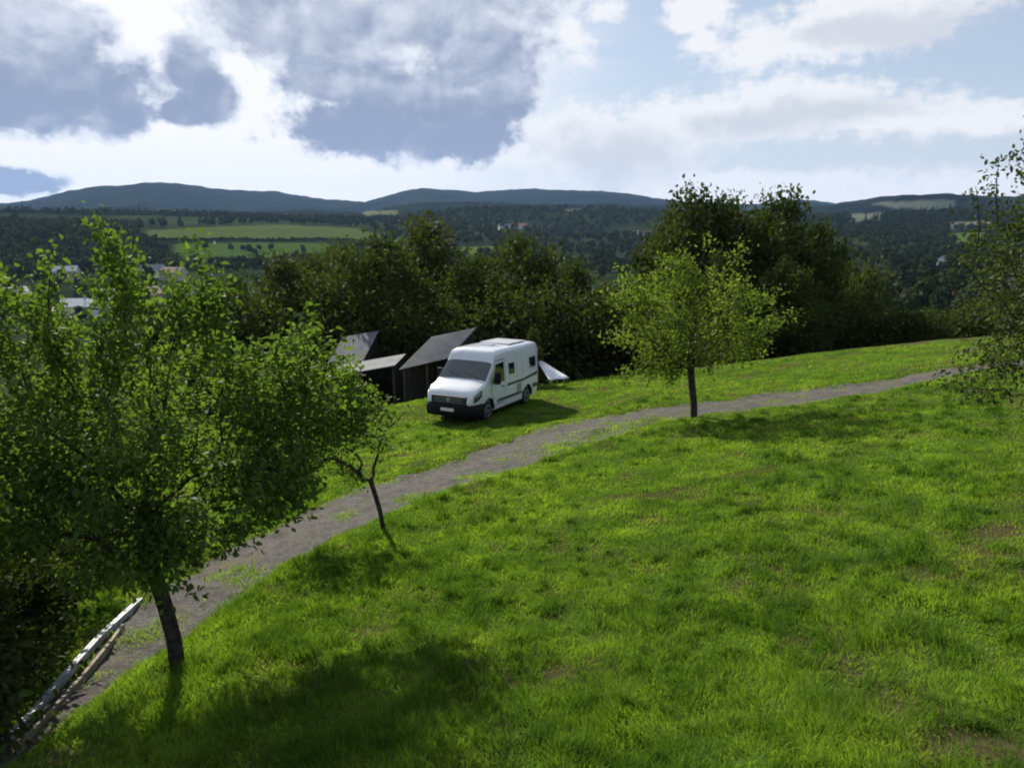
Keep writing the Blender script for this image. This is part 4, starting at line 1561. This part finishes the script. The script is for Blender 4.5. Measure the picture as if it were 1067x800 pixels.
        # living windows
        w1 = side_panel('side_window', [(-0.42, 1.42), (0.18, 1.42), (0.18, 1.92), (-0.42, 1.92)], s, M_WHITE, 0.010)
        side_panel('pane', [(-0.38, 1.46), (0.12, 1.46), (0.12, 1.88), (-0.38, 1.88)], s, M_GLASS, 0.016, w1)
        w2 = side_panel('side_window', [(-2.45, 1.45), (-1.75, 1.45), (-1.75, 1.92), (-2.45, 1.92)], s, M_GREYD, 0.010)
        side_panel('pane', [(-2.40, 1.50), (-1.95, 1.50), (-1.80, 1.66), (-1.80, 1.88), (-2.40, 1.88)], s, M_GLASS, 0.016, w2)
        # graphics
        side_panel('stripe', [(-1.30, 1.05), (0.30, 1.05), (0.20, 1.14), (-1.30, 1.14)], s, M_STRIPE, 0.011)
        side_panel('stripe', [(-2.60, 1.14), (-1.34, 1.06), (-1.34, 1.16), (-2.60, 1.25)], s, M_STRIPE, 0.011)
        side_panel('stripe', [(-1.10, 0.56), (1.10, 0.56), (0.98, 0.66), (-1.10, 0.66)], s, M_STRIPE, 0.011)
        side_panel('grey_panel', [(-0.98, 0.70), (-0.58, 0.70), (-0.58, 1.02), (-0.98, 1.02)], s, M_GREYD, 0.011)
        side_panel('stripe', [(-2.70, 0.62), (-2.1, 0.62), (-2.1, 0.80), (-2.70, 0.74)], s, M_STRIPE, 0.011)
        # lamps
        bm = bmesh.new()
        rows = []
        for (x, z0, z1) in ((2.25, 0.99, 1.20), (2.42, 0.88, 1.17), (2.58, 0.82, 1.09), (2.69, 0.80, 1.02)):
            rows.append((bm.verts.new((x, s * (side_y(x, z0) + 0.012), z0)), bm.verts.new((x, s * (side_y(x, z1) + 0.012), z1))))
        x = 2.72
        rows.append((bm.verts.new((x + 0.10, s * 0.66, 0.80)), bm.verts.new((x + 0.05, s * 0.66, 0.97))))
        for a, b in zip(rows, rows[1:]):
            bm.faces.new((a[0], b[0], b[1], a[1]))
        bmesh.ops.recalc_face_normals(bm, faces=bm.faces)
        hl = bm_obj('headlight', bm, M_LAMP, van, smooth=True)
        md = hl.modifiers.new('s', 'SOLIDIFY')
        md.thickness = 0.03
        # wheel arch trim and wheels
        for wxp in (1.72, -1.62):
            bm = bmesh.new()
            n = 20
            ri = []
            for i in range(n + 1):
                t = R(-8 + 196 * i / n)
                c, sn = math.cos(t), math.sin(t)
                ri.append([bm.verts.new((wxp + rr * c, s * (side_y(wxp, 0.5) + off), 0.40 + rr * sn)) for rr, off in ((0.425, -0.12), (0.425, 0.012), (0.475, 0.012), (0.48, -0.02))])
            for a, b in zip(ri, ri[1:]):
                for k in range(3):
                    bm.faces.new((a[k], b[k], b[k + 1], a[k + 1]))
            bmesh.ops.recalc_face_normals(bm, faces=bm.faces)
            bm_obj('wheel_arch', bm, M_BLACKP, van, smooth=True)
            yo = s * 0.87
            Mw = Matrix.Translation((wxp, yo, 0.345))
            w = tag(link_mesh('wheel', bpy.data.meshes.new('wheel'), None, van))
            bpy.data.objects.remove(w)
            bm = bmesh.new()
            add_lathe(bm, [(0.20, -0.11), (0.31, -0.115), (0.34, -0.09), (0.348, 0), (0.34, 0.09), (0.31, 0.115), (0.20, 0.11)], 32, Mw)
            bmesh.ops.recalc_face_normals(bm, faces=bm.faces)
            ty = bm_obj('wheel', bm, M_TYRE, van, smooth=True)
            bm = bmesh.new()
            add_lathe(bm, [(0.215, s * 0.04), (0.225, s * 0.118), (0.20, s * 0.122), (0.17, s * 0.085), (0.08, s * 0.10), (0.05, s * 0.125)], 28, Mw)
            bmesh.ops.recalc_face_normals(bm, faces=bm.faces)
            bm_obj('rim', bm, M_RIM, ty, smooth=True)
        # tail lamp
        side_panel('tail_lamp', [(-2.765, 0.95), (-2.70, 0.95), (-2.70, 1.55), (-2.765, 1.55)], s, simple_mat('tail_lamp_red', (0.35, 0.02, 0.02), 0.2), 0.008)

    # bumper: black wrap round the front
    bm = bmesh.new()
    prof = [(-0.02, 0.25), (0.045, 0.28), (0.075, 0.42), (0.07, 0.60), (0.03, 0.72), (-0.02, 0.75)]
    stations = [(2.16, 1), (2.35, 1), (2.55, 1), (2.68, 1), (2.76, 1)]
    line = []
    for x, _ in stations: line.append((x, side_y(x, 0.5)))
    line += [(2.81, 0.60), (2.83, 0.25)]
    line = line + [(2.835, 0.0)] + [(x, -y) for x, y in line[::-1]]
    rings = []
    for i, (x, y) in enumerate(line):
        a = Vector(line[max(0, i - 1)])
        b = Vector(line[min(len(line) - 1, i + 1)])
        t = (b - a).normalized()
        nrm = Vector((-t.y, t.x))
        if nrm.dot(Vector((x - 1.8, y))) < 0: nrm = -nrm
        rings.append([bm.verts.new((x + nrm.x * o, y + nrm.y * o, z)) for o, z in prof])
    for a, b in zip(rings, rings[1:]):
        for k in range(len(prof) - 1):
            bm.faces.new((a[k], b[k], b[k + 1], a[k + 1]))
    bmesh.ops.recalc_face_normals(bm, faces=bm.faces)
    bu = bm_obj('front_bumper', bm, M_BLACKP, van, smooth=True)
    bm = bmesh.new()
    add_box(bm, (2.905, -0.26, 0.47), (2.918, 0.26, 0.58))
    bm_obj('number_plate', bm, M_PLATE, bu)
    for s in (-1, 1):
        bm = bmesh.new()
        add_lathe(bm, [(0.055, 0.0), (0.06, 0.02)], 16, Matrix.Translation((2.84, s * 0.66, 0.42)) @ Matrix.Rotation(R(-90), 4, 'Z'))
        bmesh.ops.recalc_face_normals(bm, faces=bm.faces)
        bm_obj('fog_lamp', bm, M_LAMP, bu)
    # grille
    bm = bmesh.new()
    add_box(bm, (2.70, -0.70, 0.70), (2.832, 0.70, 1.0))
    gr = bm_obj('grille', bm, M_GRILLE, van, bevel=0.03)
    bm = bmesh.new()
    for z in (0.78, 0.85, 0.92):
        add_box(bm, (2.829, -0.56, z - 0.008), (2.839, 0.56, z + 0.008))
    bm_obj('grille_bar', bm, M_RIM, gr)
    bm = bmesh.new()
    add_lathe(bm, [(0.075, 0.0), (0.075, 0.015), (0.055, 0.02)], 20, Matrix.Translation((2.836, 0, 0.87)) @ Matrix.Rotation(R(-90), 4, 'Z'))
    bmesh.ops.recalc_face_normals(bm, faces=bm.faces)
    bm_obj('badge', bm, M_RIM, gr)
    # roof
    bm = bmesh.new()
    add_box(bm, (-0.25, -0.25, 2.485), (0.20, 0.25, 2.56))
    bm_obj('roof_vent', bm, M_WHITE, van, bevel=0.02)
    bm = bmesh.new()
    add_box(bm, (-2.1, -0.62, 2.50), (-0.6, 0.62, 2.535))
    bm_obj('roof_panel', bm, simple_mat('roof_panel_pale', (0.50, 0.52, 0.55), 0.3), van, bevel=0.008)
    bm = bmesh.new()
    add_box(bm, (-2.80, 0.02, 0.42), (-2.783, 0.88, 2.2))
    add_box(bm, (-2.80, -0.88, 0.42), (-2.783, -0.02, 2.2))
    bm_obj('rear_door', bm, M_WHITE, van)
    bm = bmesh.new()
    add_box(bm, (-2.86, -0.92, 0.30), (-2.78, 0.92, 0.46))
    bm_obj('rear_bumper', bm, M_BLACKP, van, bevel=0.02)
    bm = bmesh.new()
    add_box(bm, (-2.5, -0.80, 0.24), (2.5, 0.80, 0.32))
    bm_obj('underbody', bm, M_BLACKP, van)


build_van()


# ------------------------------------------------------------------ sheds beside the van
M_CORR = simple_mat('corrugated_sheet', (0.12, 0.125, 0.135), 0.7, var=0.25, scale=1.6, dirt=(0.12, 0.12, 0.08))
M_CORRL = simple_mat('pale_corrugated_sheet', (0.105, 0.115, 0.13), 0.8, var=0.3, scale=1.6, dirt=(0.20, 0.20, 0.14))
M_BOARD = simple_mat('dark_boards', (0.020, 0.016, 0.013), 0.85, var=0.4, scale=3)
M_POST = simple_mat('post_timber', (0.045, 0.036, 0.028), 0.85, var=0.3, scale=5)


def shed(label, A, B, Cc, mat, walls=(True, True, True)):
    """mono-pitch shed: A, B the low front corners of the roof (left, right), Cc the high back left corner"""
    A, B, Cc = Vector(A), Vector(B), Vector(Cc)
    D = B + Cc - A
    cen = (A + B + Cc + D) / 4
    base = Vector((cen.x, cen.y, min(zg(p.x, p.y) for p in (A, B, Cc, D))))
    sh = empty('shed', base, label, 'shed', 'low sheds left of the van')
    u, v = B - A, Cc - A
    n = u.cross(v).normalized()
    if n.z < 0: n = -n
    bm = bmesh.new()
    N = max(24, int(u.length / 0.0375))
    tp, bt = [], []
    for i in range(N + 1):
        s = i / N
        w = 0.012 * math.sin(2 * math.pi * s * u.length / 0.15)
        for q, lst in ((0, tp), (1, bt)):
            lst.append([bm.verts.new(A + u * s + v * t + n * (w - 0.03 * q) - base) for t in (-0.03, 0.5, 1.03)])
    for i in range(N):
        for k in range(2):
            bm.faces.new((tp[i][k], tp[i + 1][k], tp[i + 1][k + 1], tp[i][k + 1]))
            bm.faces.new((bt[i][k], bt[i][k + 1], bt[i + 1][k + 1], bt[i + 1][k]))
        bm.faces.new((tp[i][0], bt[i][0], bt[i + 1][0], tp[i + 1][0]))
        bm.faces.new((tp[i][2], tp[i + 1][2], bt[i + 1][2], bt[i][2]))
    for i in (0, N):
        for k in range(2):
            bm.faces.new((tp[i][k], tp[i][k + 1], bt[i][k + 1], bt[i][k]))
    bmesh.ops.recalc_face_normals(bm, faces=bm.faces)
    bm_obj('roof', bm, mat, sh, smooth=False)
    drop = n * -0.06
    for p in (A + u * 0.04 + v * 0.05, B - u * 0.04 + v * 0.05, A + u * 0.5 + v * 0.05, Cc + u * 0.04 - v * 0.05, D - u * 0.04 - v * 0.05):
        bm = bmesh.new()
        q = p + drop
        z = zg(q.x, q.y) - 0.1
        add_box(bm, (q.x - base.x - 0.05, q.y - base.y - 0.05, z - base.z), (q.x - base.x + 0.05, q.y - base.y + 0.05, q.z - base.z))
        bm_obj('post', bm, M_POST, sh)
    # plank walls (planks are the wall's own pattern)
    def plank_wall(P, Q, inset):
        P, Q = P + inset + drop * 1.6, Q + inset + drop * 1.6
        L = (Q - P)
        m = max(3, int(L.length / 0.16))
        bm = bmesh.new()
        d = Vector((L.x, L.y, 0)).normalized()
        nn = Vector((-d.y, d.x, 0))
        for k in range(m):
            a = P + L * (k / m)
            b = P + L * ((k + 1) / m - 0.008)
            o = nn * (0.008 if k % 2 else -0.008)
            z0 = min(zg(a.x, a.y), zg(b.x, b.y)) - 0.1
            vs = [Vector((a.x, a.y, z0)), Vector((b.x, b.y, z0)), b, a]
            f0 = [bm.verts.new(w + o + nn * 0.012 - base) for w in vs]
            f1 = [bm.verts.new(w + o - nn * 0.012 - base) for w in vs]
            bm.faces.new(f0)
            bm.faces.new(f1[::-1])
            for i in range(4):
                bm.faces.new((f0[i], f1[i], f1[(i + 1) % 4], f0[(i + 1) % 4]))
        bmesh.ops.recalc_face_normals(bm, faces=bm.faces)
        bm_obj('wall', bm, M_BOARD, sh)
    uu, vv = u.normalized() * 0.12, v.normalized() * 0.14
    if walls[0]: plank_wall(Cc + uu, D - uu, -vv)
    if walls[1]: plank_wall(A + vv, Cc - vv, uu)
    if walls[2]: plank_wall(B + vv, D - vv, -uu)
    if len(walls) > 3 and walls[3]: plank_wall(A + uu, B - uu, vv * 1.3)
    return sh


A, Cc, D = unproj(417, 384, 34.0), unproj(449, 352, 36.5), unproj(496, 342, 38.0)
shed('dark open shed with a steep grey roof right beside the van', A, A + D - Cc, Cc, M_CORR, (True, True, True))
A, Cc, D = unproj(338, 384, 37.5), unproj(357, 352, 40.0), unproj(394, 345.5, 40.6)
shed('shed with the steep pale roof farthest left, behind the low one', A, A + D - Cc, Cc, M_CORRL)
A, Cc, B = unproj(333, 394, 33.0), unproj(352, 381, 36.5), unproj(412, 380, 34.2)
shed('low shed with a nearly flat pale roof left of the steep roofed one', A, B, Cc, M_CORRL, (True, True, True))

# ------------------------------------------------------------------ white tarp right of the van
M_TARP = simple_mat('white_tarp', (0.72, 0.73, 0.76), 0.5, var=0.04, scale=2)
Pt = [unproj(558, 374, 36.8), unproj(567, 377, 36.4), unproj(593, 393.5, 35.6), unproj(573, 396, 34.6)]
cx = sum((p for p in Pt), Vector()) / 4
base = Vector((cx.x, cx.y, zg(cx.x, cx.y)))
tp = empty('tarp_shelter', base, 'small white tarp sloping to the ground right of the van', 'tarp')
bm = bmesh.new()
G = 8
grid = []
for i in range(G + 1):
    row = []
    for j in range(G + 1):
        s, t = i / G, j / G
        p = Pt[0] * (1 - s) * (1 - t) + Pt[1] * s * (1 - t) + Pt[2] * s * t + Pt[3] * (1 - s) * t
        p = p + Vector((0, 0, -0.07 * math.sin(math.pi * s) * math.sin(math.pi * t) + 0.015 * math.sin(9 * s + 5 * t)))
        row.append(bm.verts.new(p - base))
    grid.append(row)
for i in range(G):
    for j in range(G):
        bm.faces.new((grid[i][j], grid[i + 1][j], grid[i + 1][j + 1], grid[i][j + 1]))
bmesh.ops.recalc_face_normals(bm, faces=bm.faces)
o = bm_obj('tarp', bm, M_TARP, tp, smooth=True)
md = o.modifiers.new('s', 'SOLIDIFY')
md.thickness = 0.012
for p in Pt:
    bm = bmesh.new()
    q = p - base
    z = zg(p.x, p.y) - base.z
    add_bar(bm, (q.x, q.y, min(z, q.z - 0.1) - 0.1), (q.x, q.y, q.z - 0.008), 0.02, 8)
    bm_obj('pole', bm, M_POST, tp)

# ------------------------------------------------------------------ edging along the low side of the track
M_METAL = simple_mat('galvanised_sheet', (0.30, 0.32, 0.36), 0.6, metal=0.0, var=0.2, scale=6, dirt=(0.22, 0.2, 0.17))
M_BOARDL = simple_mat('weathered_board', (0.22, 0.18, 0.14), 0.85, var=0.25, scale=6, dirt=(0.16, 0.13, 0.1))


def edge_run(name, pix, width, height, mat, label, cat, u_shape=False):
    pts = [np.array(plane_hit(*p)) for p in pix]
    pts = resample(pts, 40)
    zz = np.array([zg(p[0], p[1]) for p in pts])
    zz = np.polyval(np.polyfit(np.arange(len(pts)), zz, 2), np.arange(len(pts))) + 0.03
    P = [Vector((p[0], p[1], h)) for p, h in zip(pts, zz)]
    base = P[len(P) // 2].copy()
    bm = bmesh.new()
    if u_shape: prof = [(-width / 2, height), (-width / 2 + 0.03, height), (-width / 2 + 0.05, 0.03), (width / 2 - 0.05, 0.03), (width / 2 - 0.03, height), (width / 2, height), (width / 2, -0.05), (-width / 2, -0.05)]
    else: prof = [(-width / 2, -0.05), (-width / 2, height), (width / 2, height), (width / 2, -0.05)]
    rings = []
    for i, p in enumerate(P):
        t = (P[min(i + 1, len(P) - 1)] - P[max(i - 1, 0)])
        nn = Vector((-t.y, t.x, 0)).normalized()
        rings.append([bm.verts.new(p + nn * o + Vector((0, 0, z)) - base) for o, z in prof])
    for a, b in zip(rings, rings[1:]):
        for k in range(len(prof)):
            k2 = (k + 1) % len(prof)
            bm.faces.new((a[k], b[k], b[k2], a[k2]))
    bm.faces.new(rings[0])
    bm.faces.new(rings[-1][::-1])
    bmesh.ops.recalc_face_normals(bm, faces=bm.faces)
    o = bm_obj(name, bm, mat)
    o.location = base
    return tag(o, label, cat)


edge_run('drain_channel', [(6, 768), (40, 732), (72, 695), (104, 660), (146, 620)], 0.075, 0.04, M_METAL, 'pale grey metal channel along the low side of the track, lower left', 'channel', True)
edge_run('edging_board', [(18, 778), (50, 742), (80, 707), (110, 671), (128, 648)], 0.04, 0.045, M_BOARDL, 'weathered timber board lying along the track beside the metal channel', 'board')

# ------------------------------------------------------------------ haze
bm = bmesh.new()
add_box(bm, (-9000, -9000, -75), (9000, 9000, 420))
hz = bm_obj('haze', bm, None)
hm = bpy.data.materials.new('haze')
hm.use_nodes = True
hm.node_tree.nodes.clear()
pv = hm.node_tree.nodes.new('ShaderNodeVolumePrincipled')
pv.inputs['Color'].default_value = (0.36, 0.58, 1.0, 1)
pv.inputs['Density'].default_value = 0.000036
pv.inputs['Anisotropy'].default_value = 0.2
ho = hm.node_tree.nodes.new('ShaderNodeOutputMaterial')
hm.node_tree.links.new(pv.outputs[0], ho.inputs['Volume'])
hz.data.materials.append(hm)
tag(hz, 'pale blue air over the valley', 'haze', kind='stuff')
